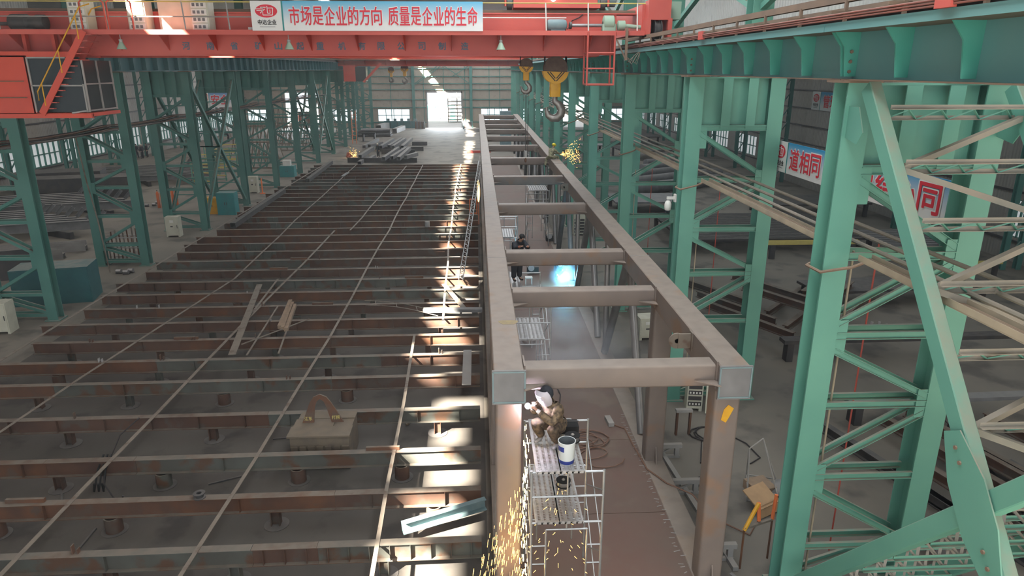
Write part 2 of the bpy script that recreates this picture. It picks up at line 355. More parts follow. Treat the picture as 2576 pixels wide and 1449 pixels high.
# roof with a narrow sunlit slot above the left of the bay, and closed side roofs
r = MB(); ZR = 17.6
xs = -1.62-(ZR-.6)/1.2
r.box(-43.6, -22.7, -14, 137.2, 15.6, 15.8).box(9.9, 31.2, -14, 137.2, 15.6, 15.8)
r.box(-22.9, xs-1.0, -14, 137.2, ZR, ZR+.15).box(xs+1.8, 10.0, -14, 137.2, ZR, ZR+.15)
yy = -14.0; rnd = random.Random(3)
while yy < 137:                                    # irregular gaps left between the roof sheets
    w = rnd.choice((.25, .4, .7)); g_ = min(rnd.choice((1.2, 1.9, 2.8, 1.5)), 137.2-yy); near = yy < 20
    a, b = xs-.75+rnd.uniform(-.15, .45), xs+(.3+rnd.uniform(0, .8) if near else .2+rnd.uniform(0, .5))
    r.box(xs-1.0, a, yy, yy+g_, ZR, ZR+.15).box(b, xs+1.8, yy, yy+g_, ZR, ZR+.15).box(xs-1.0, xs+1.8, yy+g_, yy+g_+w, ZR, ZR+.15); yy += w+g_
struct(r.build('roof', M['lgrey'], smooth=False))
# yard outside the doors
def yard_box(name, label, cat, c, s, mat, extra=None):
    t = thing(name, label, cat, (c[0], c[1], 0)); mb = MB(); mb.cbox((c[0], c[1], s[2]/2), *s); mb.build('body', mat, t, smooth=False)
    return t
t = thing('yard_rack', 'pale stacked steel racks outside the bright doorway, right side', 'rack', (-3.2, 150, 0))
for k in range(8): MB().box(-6.0, -2.2, 150, 153, .4+k*.75, .55+k*.75).build('shelf', M['lgrey'], t)
for x in (-6, -4.1, -2.3): MB().box(x-.1, x+.1, 150, 150.2, 0, 6.5).build('post', M['lgrey'], t)
t = thing('yard_trestle', 'turquoise cross-braced steel trestle in the yard beyond the doorway', 'trestle', (-8, 160, 0))
MB().box(-11.2, -9.2, 160, 160.4, 0, 3.0).build('side_panel', M['tealbox'], t); MB().box(-6.0, -4.8, 160, 160.4, 0, 3.0).build('side_panel', M['tealbox'], t)
MB().box(-9.2, -6, 160, 160.3, 2.7, 3.0).build('top_bar', M['tealbox'], t)
for k in range(3):
    MB().bar((-9.2+k*1.05, 160.1, .2), (-8.1+k*1.05, 160.1, 2.7), .12, .12).build('cross_bar', M['grey'], t); MB().bar((-8.1+k*1.05, 160.15, .2), (-9.2+k*1.05, 160.15, 2.7), .12, .12).build('cross_bar', M['grey'], t)
t = thing('truck', 'red cab truck parked in the left far doorway', 'truck', (-33, 139, 0))
MB().cbox((-33, 139, 2.0), 2.3, 1.8, 1.7).build('cab', M['red'], t); MB().cbox((-33, 138.05, 2.35), 1.9, .06, .7).build('windscreen', M['glass'], t)
MB().cbox((-33, 142.6, 1.5), 2.3, 5, 1.0).build('load_bed', M['dark'], t); MB().cbox((-33, 141.6, .9), 1.0, 7, .25).build('chassis', M['dark'], t)
for x in (-34.0, -32.0):
    for y in (139, 143.5): MB().lathe((x-.15, y, .5), [(.2, 0), (.5, .02), (.5, .28), (.2, .3)], 14, (1, 0, 0)).build('wheel', M['black'], t)
# ================================================================== COLUMN ROWS
def hleg(mb, x, y, z0, z1, w=.45, d=.5): return mb.prof((x, y, z0), (x, y, z1), ipoly(d, w, .02, .03), (0, 1, 0))
ROWL = ('right', 'left')
def make_column(side, sg, X, Y, zt, label):
    t = thing('lattice_column', label, 'column', (X, Y, 0), 'lattice columns of the %s crane row' % side)
    G = M['green'] if side == 'right' else M['bluegreen']; xr = X+sg*2.45  # left row takes the shaded copy of the green
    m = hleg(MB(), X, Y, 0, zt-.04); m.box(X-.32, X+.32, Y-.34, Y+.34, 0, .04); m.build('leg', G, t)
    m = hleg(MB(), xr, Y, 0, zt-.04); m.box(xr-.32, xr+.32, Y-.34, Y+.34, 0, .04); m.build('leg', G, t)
    a, b = min(X, xr)+.225, max(X, xr)-.225
    m = MB(); m.box(a, b, Y-.22, Y+.22, 9.06, 9.10); m.box(a, b, Y-.22, Y+.22, zt-.08, zt-.04)
    m.box(a, b, Y-.03, Y+.03, 9.1, zt-.08); m.build('head_beam', M['dgreen'] if side == 'left' else G, t, smooth=False)  # left head beam in deeper green, standing in for shade
    for f in (.36, .74): x = a+(b-a)*f; MB().box(x-.14, x+.14, Y-.24, Y-.215, 9.0, zt-.08).build('stiffener_plate', G, t, smooth=False)
    for x in (X, xr): MB().box(x-.34, x+.34, Y-.3, Y+.3, zt-.04, zt).build('cap_plate', M['brown'], t, smooth=False)
    zl, zr_ = (X+sg*.2, xr-sg*.2), 0
    F_, R_ = X+sg*.22, xr-sg*.22
    for z, w in ((9.0, 0), (7.45, 1), (5.9, 0), (4.45, 1), (2.85, 0), (1.2, 1), (.25, 0)):
        for dy in (-.19, .19):
            MB().prof((F_, Y+dy, z), (R_, Y+dy, z), cpoly(.14, .07, .012), (0, 0, 1)).build('strut', G, t, smooth=False)
    for z0, z1, fr in ((8.85, 7.6, 1), (6.15, 7.3, 1), (5.6, 4.6, 1), (3.05, 4.25, 1), (2.5, 1.35, 1), (.35, 1.05, 1)):
        for dy in (-.19, .19):
            MB().prof((F_, Y+dy, z0), (R_, Y+dy, z1), cpoly(.13, .06, .012), (0, 0, 1)).build('brace', G, t, smooth=False)
    for z in (8.75, 5.88, 2.8): MB().box(min(F_, F_+sg*.2), max(F_, F_+sg*.2), Y-.235, Y-.215, z-.34, z+.34).build('gusset_plate', G, t, smooth=False)
    for z in (7.45, 4.45, 1.2): MB().box(min(R_, R_-sg*.2), max(R_, R_-sg*.2), Y-.235, Y-.215, z-.3, z+.3).build('gusset_plate', G, t, smooth=False)
    xu = X+sg*1.75
    m = hleg(MB(), xu, Y, zt-.04, 17.5, .6, .55); m.build('upper_shaft', G, t)
    return t
XR, XL, ZB = 6.45, -19.0, 10.52
NCOL = 14; CY0, PIT_ = 12.10, 9.08
def collab(side, k):
    return 'green two-legged lattice column in the %s crane row, %s from the viewer' % (side, ORD[k])
cr = make_column('right', 1, XR+.03, CY0, ZB, collab('right', 0))
for k in range(1, NCOL): dup(cr, (XR+.03, CY0+PIT_*k, 0), collab('right', k))
cl = make_column('left', -1, XL, CY0+2*PIT_, ZB+.06, collab('left', 0))
for k in range(1, NCOL-2): dup(cl, (XL, CY0+PIT_*(k+2), 0), collab('left', k))
# upper bracing between shafts on the right
def xbrace(name, x, y0, y1, z0, z1, mat, label, grp):
    t = thing(name, label, 'bracing', (x, (y0+y1)/2, z0), grp)
    for a, b in ((z0, z1), (z1, z0)): MB().bar((x, y0, a), (x, y1, b), .16, .18, (1, 0, 0)).build('brace', mat, t)
    MB().bar((x, y0, z1+.1), (x, y1, z1+.1), .16, .2, (1, 0, 0)).build('rail', mat, t)
    return t
for k in range(0, 6):
    xbrace('upper_bracing', XR+1.75, CY0+.3+PIT_*k, CY0+PIT_-.3+PIT_*k, 12.4, 15.0, M['green'], 'green cross bracing above the right crane rail, %s bay from the viewer' % ORD[k], 'upper cross braces')
# ------------------------------------------------------------------ runway girders
def make_girder(side, sg, X, y0, y1, zb, h, web, label):
    t = thing('runway_girder', label, 'girder', (X, y0, zb), 'runway girder spans of the %s crane row' % side)
    MB().box(X-.01, X+.01, y0+.01, y1-.01, zb+.02, zb+h).build('web', web, t, smooth=False)
    MB().box(X-.22, X+.22, y0+.01, y1-.01, zb, zb+.02).build('flange', M['brown'] if side == 'right' else web, t, smooth=False)
    if side == 'right':
        MB().box(X-.6, X+.3, y0+.01, y1-.01, zb+h, zb+h+.03).build('flange', M['flangeshade'], t, smooth=False); MB().box(X-.62, X-.6, y0+.01, y1-.01, zb+h, zb+h+.13).build('flange_lip', web, t, smooth=False)
    else: MB().box(X-.3, X+.3, y0+.01, y1-.01, zb+h, zb+h+.03).build('flange', web, t, smooth=False)
    n = 6
    for k in range(n+1):
        y = y0+.06+(y1-y0-.12)*k/n
        if side == 'right': MB().plate([(X-.012, y, zb+.06), (X-.2, y, zb+.06), (X-.27, y, zb+h*.7), (X-.45, y, zb+h), (X-.012, y, zb+h)], .03, (0, 1, 0)).build('stiffener', M['stiff'], t, smooth=False)
        for s in ((1,) if side == 'right' else (-1, 1)): MB().box(min(X+s*.012, X+s*.26), max(X+s*.012, X+s*.26), y-.012 - (.02 if k in (0, n) else 0), y+.012, zb+.06, zb+h).build('stiffener', M['stiff'] if side == 'right' else web, t, smooth=False)
    if side == 'right':
        b = MB()
        for y in (y0+.04, y1-.04):
            for z in (.14, .30, .46): b.lathe((X-.14, y-.06, zb+z), [(.03, 0), (.03, .05)], 6, (0, 1, 0))
        b.build('bolts', M['brown'], t)
    return t
g0 = make_girder('right', 1, XR, CY0-PIT_, CY0, ZB, .77, M['teal'], 'teal runway girder span nearest the viewer on the right')
for k in range(1, NCOL): dup(g0, (XR, CY0+PIT_*(k-1), ZB), 'teal runway girder span resting on the %s and %s right columns' % (ORD[k-1], ORD[k]))
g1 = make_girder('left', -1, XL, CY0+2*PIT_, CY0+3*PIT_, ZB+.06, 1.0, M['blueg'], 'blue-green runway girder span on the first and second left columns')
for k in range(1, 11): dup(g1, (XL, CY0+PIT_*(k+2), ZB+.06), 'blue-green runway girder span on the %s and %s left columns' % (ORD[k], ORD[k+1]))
# crane rails, conductor bars and their brackets
def rail(X, y0, y1, z, label):
    t = thing('crane_rail', label, 'rail', (X, y0, z))
    MB().prof((X, y0, z+.14), (X, y1, z+.14), ipoly(.28, .2, .03, .04)).build('rail_beam', M['dark'], t, smooth=False)  # dark colour in place of the shadowed gap below the rail head
    MB().box(X-.05, X+.05, y0, y1, z+.28, z+.39).build('rail_head', M['brown'], t, smooth=False)
rail(XR, 3.4, 136, ZB+.80, 'brown crane rail along the top of the right girders')
rail(XL, 30.4, 136, ZB+1.09, 'brown crane rail along the top of the left girders')
t = thing('conductor_rail', 'red-brown conductor bars on brackets beside the right crane rail', 'conductor bar', (5.95, 4, 11.3))
for dz in (0, .035, .07): MB().prof((5.78-dz*.3, 4, 11.46+dz), (5.78-dz*.3, 28, 11.46+dz), rrect(.04, .028, .008, 1)).build('bar', M['conductor'], t, smooth=False)
MB().prof((6.0, 4, 11.74), (6.0, 29, 11.74), lpoly(.12, .012), (0, 0, 1)).build('angle_rail', M['brown'], t, smooth=False)
for k in range(14):
    y = 5.2+1.65*k
    m = MB(); m.box(5.76, 6.4, y-.02, y+.02, 11.56, 11.6); m.box(5.98, 6.03, y-.025, y+.025, 11.33, 11.76); m.cbox((6.05, y+.25, 11.58), .1, .5, .06); m.build('bracket', M['brown'], t, smooth=False)
for y in (8.9, 18.6): MB().cbox((5.77, y, 11.52), .08, .32, .2).build('clamp_block', M['red2'], t, smooth=False)
# ------------------------------------------------------------------ services along both rows
SG = 'service pipes on the right columns'
for i, (x, w) in enumerate(((8.06, 'furthest from'), (7.6, 'between the other two beside'), (7.17, 'closest to'))):
    m = MB(); m.tube((x, 4, 7.57), (x, 118, 7.57), .042, 8); tag(m.build('service_pipe', M['dpipe']), 'long dusty pipe along the right columns, %s the beige cable tray' % w, 'pipe', SG)
t = thing('cable_tray', 'long beige cable tray along the right columns beside dusty pipes', 'cable tray', (6.85, 4, 7.5))
for k in range(-1, 12):
    y0, y1 = CY0+.62+PIT_*k if k >= 0 else 4, CY0+8.55+PIT_*k
    if k == -1: y1 = 11.6
    MB().box(6.74, 6.99, y0, y1, 7.44, 7.46).box(6.735, 6.75, y0, y1, 7.46, 7.56).box(6.98, 6.995, y0, y1, 7.46, 7.56).build('tray_length', M['tray'], t, smooth=False)
    m = MB()
    for j in range(5): m.path([(6.79+.04*j, y0, 7.475+.006*j), (6.8+.035*j, (y0+y1)/2, 7.49), (6.79+.04*j, y1, 7.475)], .017, 5)
    m.build('cables', M['brown'], t)
    if k >= 0:
        m = MB(); m.path([(6.85, y0, 7.5), (6.55, y0-.25, 7.3), (6.2, y0-.35, 7.16), (6.2, y0-.9, 7.18), (6.6, y0-1.2, 7.35), (6.85, y0-1.3, 7.5)], .03, 6); m.build('cable_loop', M['brown'], t)
for k in range(0, 11):
    m = MB()
    for dx in (.05, .5, .95): m.path([(7.17+dx*.95, 14.6+9*k+.15*math.sin(i), 7.57+.12*math.sin(i*.785)) for i in range(8)], .02, 5)
t2 = thing('cable_bundle', 'brown cable bundle strung along the left columns', 'cable', (-20.0, 30, 7.6))
for j in range(6): 
    m = MB(); pts = []
    for k in range(0, 8):
        for f in (0, .33, .66): pts.append((-19.75-.1*j, 30.4+9*(k+f)-9, 7.62+.09*(j % 3)-.13*math.sin(f*3.14)))
    m.path(pts, .028, 5); m.build('cable', M['cablek'] if j % 2 else M['cable'], t2)
MB().box(-20.4, -19.7, 22, 100, 7.5, 7.53).build('tray', M['dark'], t2, smooth=False)
# security camera on second column
t = thing('dome_camera', 'cream dome camera on a bracket on the second right column', 'camera', (6.02, 21.2, 6.6))
MB().box(5.95, 6.24, 21.42, 21.5, 6.78, 6.86).box(6.18, 6.24, 21.38, 21.54, 6.7, 6.94).build('bracket', M['white'], t)
MB().lathe((6.0, 21.46, 6.42), [(.05, -.02), (.1, .03), (.11, .1), (.11, .2), (.09, .27), (.04, .33)], 14).build('housing', M['white'], t)
MB().ball((6.0, 21.46, 6.42), .085).build('dome', M['glass'], t)
# hanging rods and conduits beside first right columns
for k, (x, y, m_, r, z0, z1, nm, lb) in enumerate(((6.92, 12.1, 'tray', .022, 0, 7.5, 'conduit', 'pale dusty conduit up the first right column'), (8.05, 13.2, 'red2', .018, 0, 7.4, 'drop_pipe', 'thin red drop pipe behind the first right column'), (7.3, 13.0, 'bluegreen', .02, 0, 5.2, 'drop_pipe', 'thin blue-green drop pipe behind the first right column'),
      (6.92, 21.18, 'tray', .02, 0, 6.0, 'conduit', 'pale conduit up the second right column'), (7.9, 22.2, 'red2', .016, 0, 7.0, 'drop_pipe', 'thin red drop pipe behind the second right column'), (6.92, 30.26, 'tray', .02, 0, 6.5, 'conduit', 'pale conduit up the third right column'), (7.9, 31.2, 'red2', .016, 0, 6.4, 'drop_pipe', 'thin red drop pipe behind the third right column'))):
    tag(MB().tube((x, y, z0), (x, y, z1), r, 8).build(nm, M[m_]), lb, 'pipe')
tag(MB().path([(-20.7, 37.5, 7.5), (-20.6, 37.6, 5), (-20.45, 37.7, 3), (-20.35, 37.8, 0)], .035, 6).build('hanging_hose', M['strip']), 'pale hose hanging from cable bundle by the second left column', 'hose')
# ------------------------------------------------------------------ laced cross bracing of the nearest right bay
t = thing('laced_bracing', 'huge green laced cross bracing on the nearest right column', 'bracing', (6.5, 7.5, 0))
A0, A1 = V((0, 11.5, 10.42)), V((0, 3.4, .5)); B0, B1 = V((0, 11.4, .70)), V((0, 3.3, 9.95))
for x in (6.45, 8.9):
    MB().prof(A0+V((x, 0, 0)), A1+V((x, 0, 0)), rrect(.28, .2, .015, 1), (1, 0, 0)).build('brace', M['green'], t, smooth=False)
    MB().prof(B0+V((x, 0, 0)), B1+V((x, 0, 0)), rrect(.28, .2, .015, 1), (1, 0, 0)).build('brace', M['green'], t, smooth=False)
    d = (A1-A0).normalized(); c = V((x, 7.38, 5.32)); nrm = V((1, 0, 0))
    s = -.14 if x < 7 else .14
    pv = V((0, d.z, -d.y)); 
    pts = [c+d*a+pv*b+V((s, 0, 0)) for a, b in ((-1.0, -.16), (-.95, .16), (-.3, .36), (.3, .36), (.95, .16), (1.0, -.16), (.35, -.36), (-.35, -.36))]
    MB().plate(pts, .02, nrm).build('gusset_plate', M['green'], t, smooth=False)
    b = MB()
    for a in (-.75, -.55, .55, .75): q = c+d*a; b.lathe((q.x+s*1.1, q.y, q.z), [(.03, -.02), (.03, .03)], 6, (1, 0, 0))
    b.build('bolts', M['brown'], t)
    q = V((x+s*.9, 11.66, 10.0)); MB().plate([q+V((0, .2, .1)), q+V((0, -.12, .1)), q+V((0, -.34, -.3)), q+V((0, -.2, -.5)), q+V((0, .2, -.42))], .02, (1, 0, 0)).build('gusset_plate', M['green'], t, smooth=False)
def lerp(a, b, f): return a+(b-a)*f
rz = [(10.0-.78*i) for i in range(13)]
prev = None
for i, z in enumerate(rz):
    f = (A0.z-z)/(A0.z-A1.z); p = lerp(A0, A1, f)
    for o_ in (-.1, .1):
        q = p+V((0, o_*1.1, -o_*.9)); MB().prof((6.56, q.y, q.z), (8.8, q.y, q.z), lpoly(.07, .01), (0, 0, 1)).build('rung', M['dpipe'], t, smooth=False)
    m = MB(); n = 8
    for k in range(n):
        a, b = (-1, 1) if k % 2 else (1, -1); x0, x1 = 6.6+2.15*k/n, 6.6+2.15*(k+1)/n
        m.bar((x0, p.y+a*.1, p.z-a*.08), (x1, p.y+b*.1, p.z-b*.08), .03, .02)
    m.build('lacing', M['green'], t, smooth=False)
    if i % 2 == 1:
        for zz in (z+.72, z-.72):
            f2 = (A0.z-zz)/(A0.z-A1.z)
            if 0 <= f2 <= 1: q = lerp(A0, A1, f2); MB().bar((6.56, p.y, p.z), (8.8, q.y, q.z), .09, .09, (0, 0, 1)).build('lacing_diagonal', M['dpipe'], t, smooth=False)
for i in range(11):
    f = .02+.088*i; p = lerp(B0, B1, f)
    for o_ in (-.12, .12): q = p+V((0, -o_, -o_)); MB().prof((6.56, q.y, q.z), (8.8, q.y, q.z), lpoly(.06, .01), (0, 0, 1)).build('rung', M['green'], t, smooth=False)
    m = MB(); n = 12
    for k in range(n):
        a, b = (-1, 1) if k % 2 else (1, -1); x0, x1 = 6.58+2.2*k/n, 6.58+2.2*(k+1)/n
        m.bar((x0, p.y-a*.12, p.z-a*.12), (x1, p.y-b*.12, p.z-b*.12), .045, .02)
    m.build('lacing', M['dpipe'], t, smooth=False)
# cross bracing of two left bays
for k, kk in ((2, 'third and fourth'), (6, 'seventh and eighth')):
    y0, y1 = CY0+PIT_*(k+2)+.3, CY0+PIT_*(k+3)-.3
    t = thing('laced_bracing', 'grey-green cross bracing between the %s left columns' % kk, 'bracing', (XL-.3, y0+4.2, 0), 'left row cross braces')
    for x in (XL, XL-2.45):
        for a, b in ((9.9, .6), (.6, 9.9)): MB().prof((x, y0, a), (x, y1, b), ipoly(.2, .2, .012, .015), (1, 0, 0)).build('brace', M['dgreen'], t, smooth=False)
    for i in range(9):
        f = .06+.11*i
        for s in (0, 1): z = 9.9-9.3*f if s else .6+9.3*f; y = y0+(y1-y0)*f; MB().bar((XL, y, z), (XL-2.45, y, z), .07, .07).build('rung', M['dgreen'], t, smooth=False)
# ================================================================== LETTERING AND BANNERS
def text(body, mat, name, parent, o, ex, ey, w, h, fat=0.0, ext=.004):
    cu = bpy.data.curves.new(name, 'FONT'); cu.body = body; cu.size = 1; cu.extrude = 0; cu.resolution_u = 2
    tmp = bpy.data.objects.new('tmp', cu); COL.objects.link(tmp)
    bpy.context.view_layer.update(); dg = bpy.context.evaluated_depsgraph_get()
    me = bpy.data.meshes.new_from_object(tmp.evaluated_get(dg)); bpy.data.objects.remove(tmp)
    vs = [v.co.copy() for v in me.vertices]
    if not vs: return None
    x0, x1 = min(v.x for v in vs), max(v.x for v in vs); y0, y1 = min(v.y for v in vs), max(v.y for v in vs)
    ex, ey = V(ex), V(ey); n = ex.cross(ey)
    base = V((0, 0, 0)); q = parent
    while q is not None: base += q.location; q = q.parent
    for v in me.vertices: v.co = V(o)+ex*((v.co.x-x0)/(x1-x0)*w)+ey*((v.co.y-y0)/(y1-y0)*h)+n*ext-base
    if fat:
        base_v = [v.co.copy() for v in me.vertices]; base_f = [tuple(p.vertices) for p in me.polygons]; vv, ff = [], []
        for a in range(8):
            d = (ex*math.cos(a*.785)+ey*math.sin(a*.785))*fat+n*(a*.0008); o_ = len(vv); vv += [tuple(q+d) for q in base_v]; ff += [tuple(i+o_ for i in f) for f in base_f]
        me = bpy.data.meshes.new(name); me.from_pydata(vv, [], ff)
    me.name = name; me.materials.clear(); me.materials.append(mat)
    ob = bpy.data.objects.new(name, me); COL.objects.link(ob)
    if parent is not None: ob.parent = parent
    return ob
def grad(name, z0, z1, top, bot):
    m = bpy.data.materials.new(name); m.use_nodes = True; N, L = nodes_of(m); b = N['Principled BSDF']; b.inputs['Roughness'].default_value = .45
    geo = N.new('ShaderNodeNewGeometry'); sp = N.new('ShaderNodeSeparateXYZ'); L.new(geo.outputs['Position'], sp.inputs[0])
    r = N.new('ShaderNodeMapRange'); r.inputs[1].default_value = z0+.22*(z1-z0); r.inputs[2].default_value = z1; L.new(sp.outputs[2], r.inputs[0])
    x = N.new('ShaderNodeMix'); x.data_type = 'RGBA'; L.new(r.outputs[0], x.inputs[0]); x.inputs[6].default_value = (*bot, 1); x.inputs[7].default_value = (*top, 1)
    L.new(x.outputs[2], b.inputs['Base Color']); return m
def logo(parent, o, ex, ey, w, h):          # red oval emblem with a white angular mark
    ex, ey = V(ex), V(ey); n = ex.cross(ey); P = lambda u, v: V(o)+ex*u*w/2+ey*v*h/2
    MB().plate([P(math.cos(6.283*k/28), math.sin(6.283*k/28)) for k in range(28)], .006, n).build('emblem_oval', M['redtext'], parent, smooth=False)
    m = MB(); L_ = [((-.95, .30), (-.25, .30)), ((-.85, .05), (-.3, .05)), ((-.3, .62), (-.3, -.05)), ((-.5, .55), (.0, .55)), ((-.3, -.15), (-.3, -.62)), ((-.3, -.62), (.55, -.62)), ((.55, -.62), (.62, .45)), ((.12, .45), (.62, .45)), ((.12, .75), (.12, -.35)), ((.12, -.35), (.36, -.35)), ((.36, -.35), (.36, .2)), ((-.1, .3), (-.55, -.35))]
    for a, b in L_: m.bar(P(*a)+n*.008, P(*b)+n*.008, h*.055, .006, n)
    m.build('emblem_mark', M['board'], parent, smooth=False)
def banner(name, label, o, ex, ey, w, h, texts, logo_w, mat, hc=.62, hang=0):
    o, ex, ey = V(o), V(ex), V(ey); n = ex.cross(ey)
    t = thing(name, label, 'banner', o)
    P = lambda u, v: o+ex*u+ey*v
    MB().plate([P(logo_w, 0), P(w, 0), P(w, h), P(logo_w, h)], .03, n).build('slogan_panel', mat, t, smooth=False)
    MB().plate([P(0, 0), P(logo_w, 0), P(logo_w, h), P(0, h)], .03, n).build('emblem_panel', M['board'], t, smooth=False)
    MB().bar(P(logo_w+.02, 0)+n*.018, P(logo_w+.02, h)+n*.018, .05, .01, n).build('divider_stripe', M['tealbox'], t, smooth=False)
    logo(t, P(logo_w*.5, h*.66)+n*.02, ex, ey, logo_w*.72, h*.44)
    text('中达企业', M['blacktext'], 'lettering', t, P(logo_w*.2, h*.2)+n*.016, ex, ey, logo_w*.6, h*.17, h*.004)
    MB().bar(P(logo_w*.25, h*.13)+n*.018, P(logo_w*.75, h*.13)+n*.018, h*.015, .004, n).build('small_print', M['grey'], t, smooth=False)
    if hang:
        m = MB()
        for u in (.1, .5, .9): m.tube(P(w*u, h), P(w*u, h)+V((0, 0, hang-o.z-h)), .015, 5)
        m.build('suspension_rod', M['grey'], t)
    for body, u0, u1 in texts:
        k = len(body); st = (u1-u0)/k
        for i, ch in enumerate(body):
            a = P(u0+st*i+st*.06, h*(.5-hc/2)-.0)+n*.016
            text(ch, M['board'], 'character_outline', t, a-ex*st*.035-ey*h*.02, ex, ey, st*.95, h*(hc+.04), min(st, h)*.035, .004)
            text(ch, M['redtext'], 'character', t, a, ex, ey, st*.88, h*hc, min(st, h)*.017, .010)
    return t
# ================================================================== NEAR BRIDGE CRANE
YC = 26.0
t = CR = thing('bridge_crane', 'near red overhead bridge crane with cab and stairs', 'crane', (-7, 28, 11.2))
R_, R2 = M['red'], M['red2']
XA, XB = -20.6, 6.0
for yy in (27.2, 31.2):
    m = MB(); m.box(XA, 5.2, yy, yy+.6, 11.2, 12.62); m.box(XA, 6.2, yy-.06, yy+.66, 12.62, 12.66); m.box(XA, 4.6, yy-.06, yy+.66, 11.16, 11.2)
    m.build('main_girder', R2 if yy < 28 else R_, t, smooth=False)
    MB().box(XA, 6.2, yy+.25, yy+.35, 12.66, 12.78).build('trolley_rail', M['brown'], t, smooth=False)
MB().box(XA, XB, 26.0, 27.2, 11.93, 11.97).box(XA, XB, 25.98, 26.02, 11.84, 12.0).build('walkway', R2, t, smooth=False)
for k in range(15):
    x = -19.6+1.7*k
    if x < 5.2: MB().plate([(x, 27.2, 11.92), (x, 26.3, 11.92), (x, 27.2, 11.34)], .02, (1, 0, 0)).build('bracket', R_, t, smooth=False)
for z in (12.42, 12.9): MB().tube((XA, 26.05, z), (-.6 if z < 12.5 else XB, 26.05, z), .022, 6).build('hand_rail', M['lgrey'] if z < 12.5 else M['palegold'], t)
MB().tube((.2, 26.05, 12.42), (3.2, 26.05, 12.42), .022, 6).build('hand_rail', M['white'], t)
for x in (-19.4, -16.2, -12.6, -10.0, -8.5, 2.5, 4.0, 5.75): MB().tube((x, 26.05, 12.0), (x-.04, 26.05, 12.92), .025, 6).build('rail_post', M['white'] if x > 0 else M['lgrey'], t)
# right end carriage, wheel, drive
MB().box(5.95, 6.9, 26.3, 32.6, 11.95, 12.9).build('end_carriage', R2, t, smooth=False)
MB().box(6.05, 6.85, 25.75, 26.3, 12.35, 13.0).box(6.0, 6.14, 25.7, 26.35, 11.78, 12.4).box(6.76, 6.9, 25.7, 26.35, 11.78, 12.4).build('bogie', R2, t, smooth=False)
MB().lathe((6.3, 26.05, 12.02), [(.1, 0), (.36, .01), (.36, .05), (.30, .06), (.30, .22), (.36, .23), (.36, .27), (.1, .28)], 24, (1, 0, 0)).build('wheel', M['dark'], t)
mo = MB().lathe((2.55, 26.5, 12.2), [(.1, 0), (.19, .03), (.21, .1), (.21, .62), (.17, .7), (.06, .74)], 16, (1, 0, 0)).box(2.7, 3.2, 26.35, 26.65, 11.97, 12.05).build('drive_motor', M['motor'], t)
MB().lathe((3.35, 26.5, 12.2), [(.05, 0), (.12, .02), (.12, .1), (.05, .12)], 12, (1, 0, 0)).build('brake', M['dark'], t)
MB().tube((3.45, 26.5, 12.2), (4.7, 26.5, 12.2), .06, 10).build('drive_shaft', M['pipe'], t)
MB().lathe((4.55, 26.5, 12.2), [(.05, 0), (.16, .03), (.16, .1), (.05, .13)], 12, (1, 0, 0)).build('coupling', M['dark'], t)
m = MB(); m.prof((4.8, 26.5, 11.98), (4.8, 26.5, 12.25), rrect(.5, .34, .06), (0, 1, 0)); m.lathe((4.58, 26.5, 12.3), [(.16, 0), (.24, .04), (.24, .38), (.16, .42)], 16, (1, 0, 0)); m.build('gearbox', M['gear'], t)
MB().lathe((5.1, 26.5, 12.2), [(.06, 0), (.17, .03), (.17, .28), (.06, .3)], 14, (1, 0, 0)).tube((5.3, 26.5, 12.2), (6.4, 26.4, 12.1), .07, 10).build('axle', M['gear'], t)
MB().box(6.75, 7.35, 26.3, 27.2, 12.4, 13.0).build('limit_box', M['gear'], t, smooth=False)
m = MB(); m.bar((5.35, 25.9, 12.1), (5.35, 25.9, 11.0), .09, .07); m.bar((5.0, 25.9, 11.7), (5.33, 25.9, 11.05), .05, .05); m.bar((5.0, 25.9, 11.7), (5.8, 25.9, 11.78), .03, .03); m.build('collector_arm', M['brown'], t, smooth=False)
m = MB()
for k in range(6): m.path([(5.4, 25.9, 11.1), (5.45+.06*k, 25.9, 10.95-.04*(k % 3)), (5.6+.05*k, 25.95, 11.1+.05*(k % 2)), (5.9, 25.95, 11.35)], .012, 5)
m.build('collector_cables', M['strip'], t)
# maintenance cage below the walkway
c = MB()
x0, x1, y0, y1 = 3.98, 4.95, 25.95, 26.75
for x in (x0, x1):
    for y in (y0, y1): c.tube((x, y, 10.15), (x, y, 11.95), .035, 6)
for z in (10.17, 10.72, 11.25):
    for y in (y0, y1): c.tube((x0, y, z), (x1, y, z), .03, 6)
    for x in (x0, x1): c.tube((x, y0, z), (x, y1, z), .03, 6)
c.box(x0, x1, y0, y1, 10.13, 10.16); c.build('maintenance_cage', R2, t)
# left: cab, stair, motor, cabinets
cab = MB(); cb = (-17.6, -13.6, 26.0, 28.0)
cab.box(-17.6, -15.55, 26.0, 28.0, 9.2, 11.15); cab.box(-17.6, -13.6, 26.0, 28.0, 9.1, 9.22); cab.box(-17.6, -14.0, 26.0, 28.0, 11.1, 11.28)
cab.box(-15.6, -15.5, 26.0, 26.06, 9.2, 11.15); cab.box(-17.6, -13.6, 25.9, 26.05, 9.05, 9.2); cb_ = cab.build('cab_body', M['red'], t, smooth=False)
m = MB(); m.box(-15.5, -13.75, 26.02, 26.05, 9.25, 11.1); m.box(-13.75, -13.72, 26.05, 28, 9.25, 11.0); m.build('cab_glass', M['glass'], cb_, smooth=False)
fr = MB()
for a, b in (((-15.5, 11.08), (-14.2, 11.08)), ((-15.5, 11.08), (-15.5, 9.25)), ((-15.5, 10.15), (-13.75, 10.15)), ((-13.75, 10.2), (-13.75, 9.25)), ((-13.75, 9.3), (-14.3, 9.22))): fr.bar((a[0], 26.0, a[1]), (b[0], 26.0, b[1]), .05, .05, (0, 1, 0))
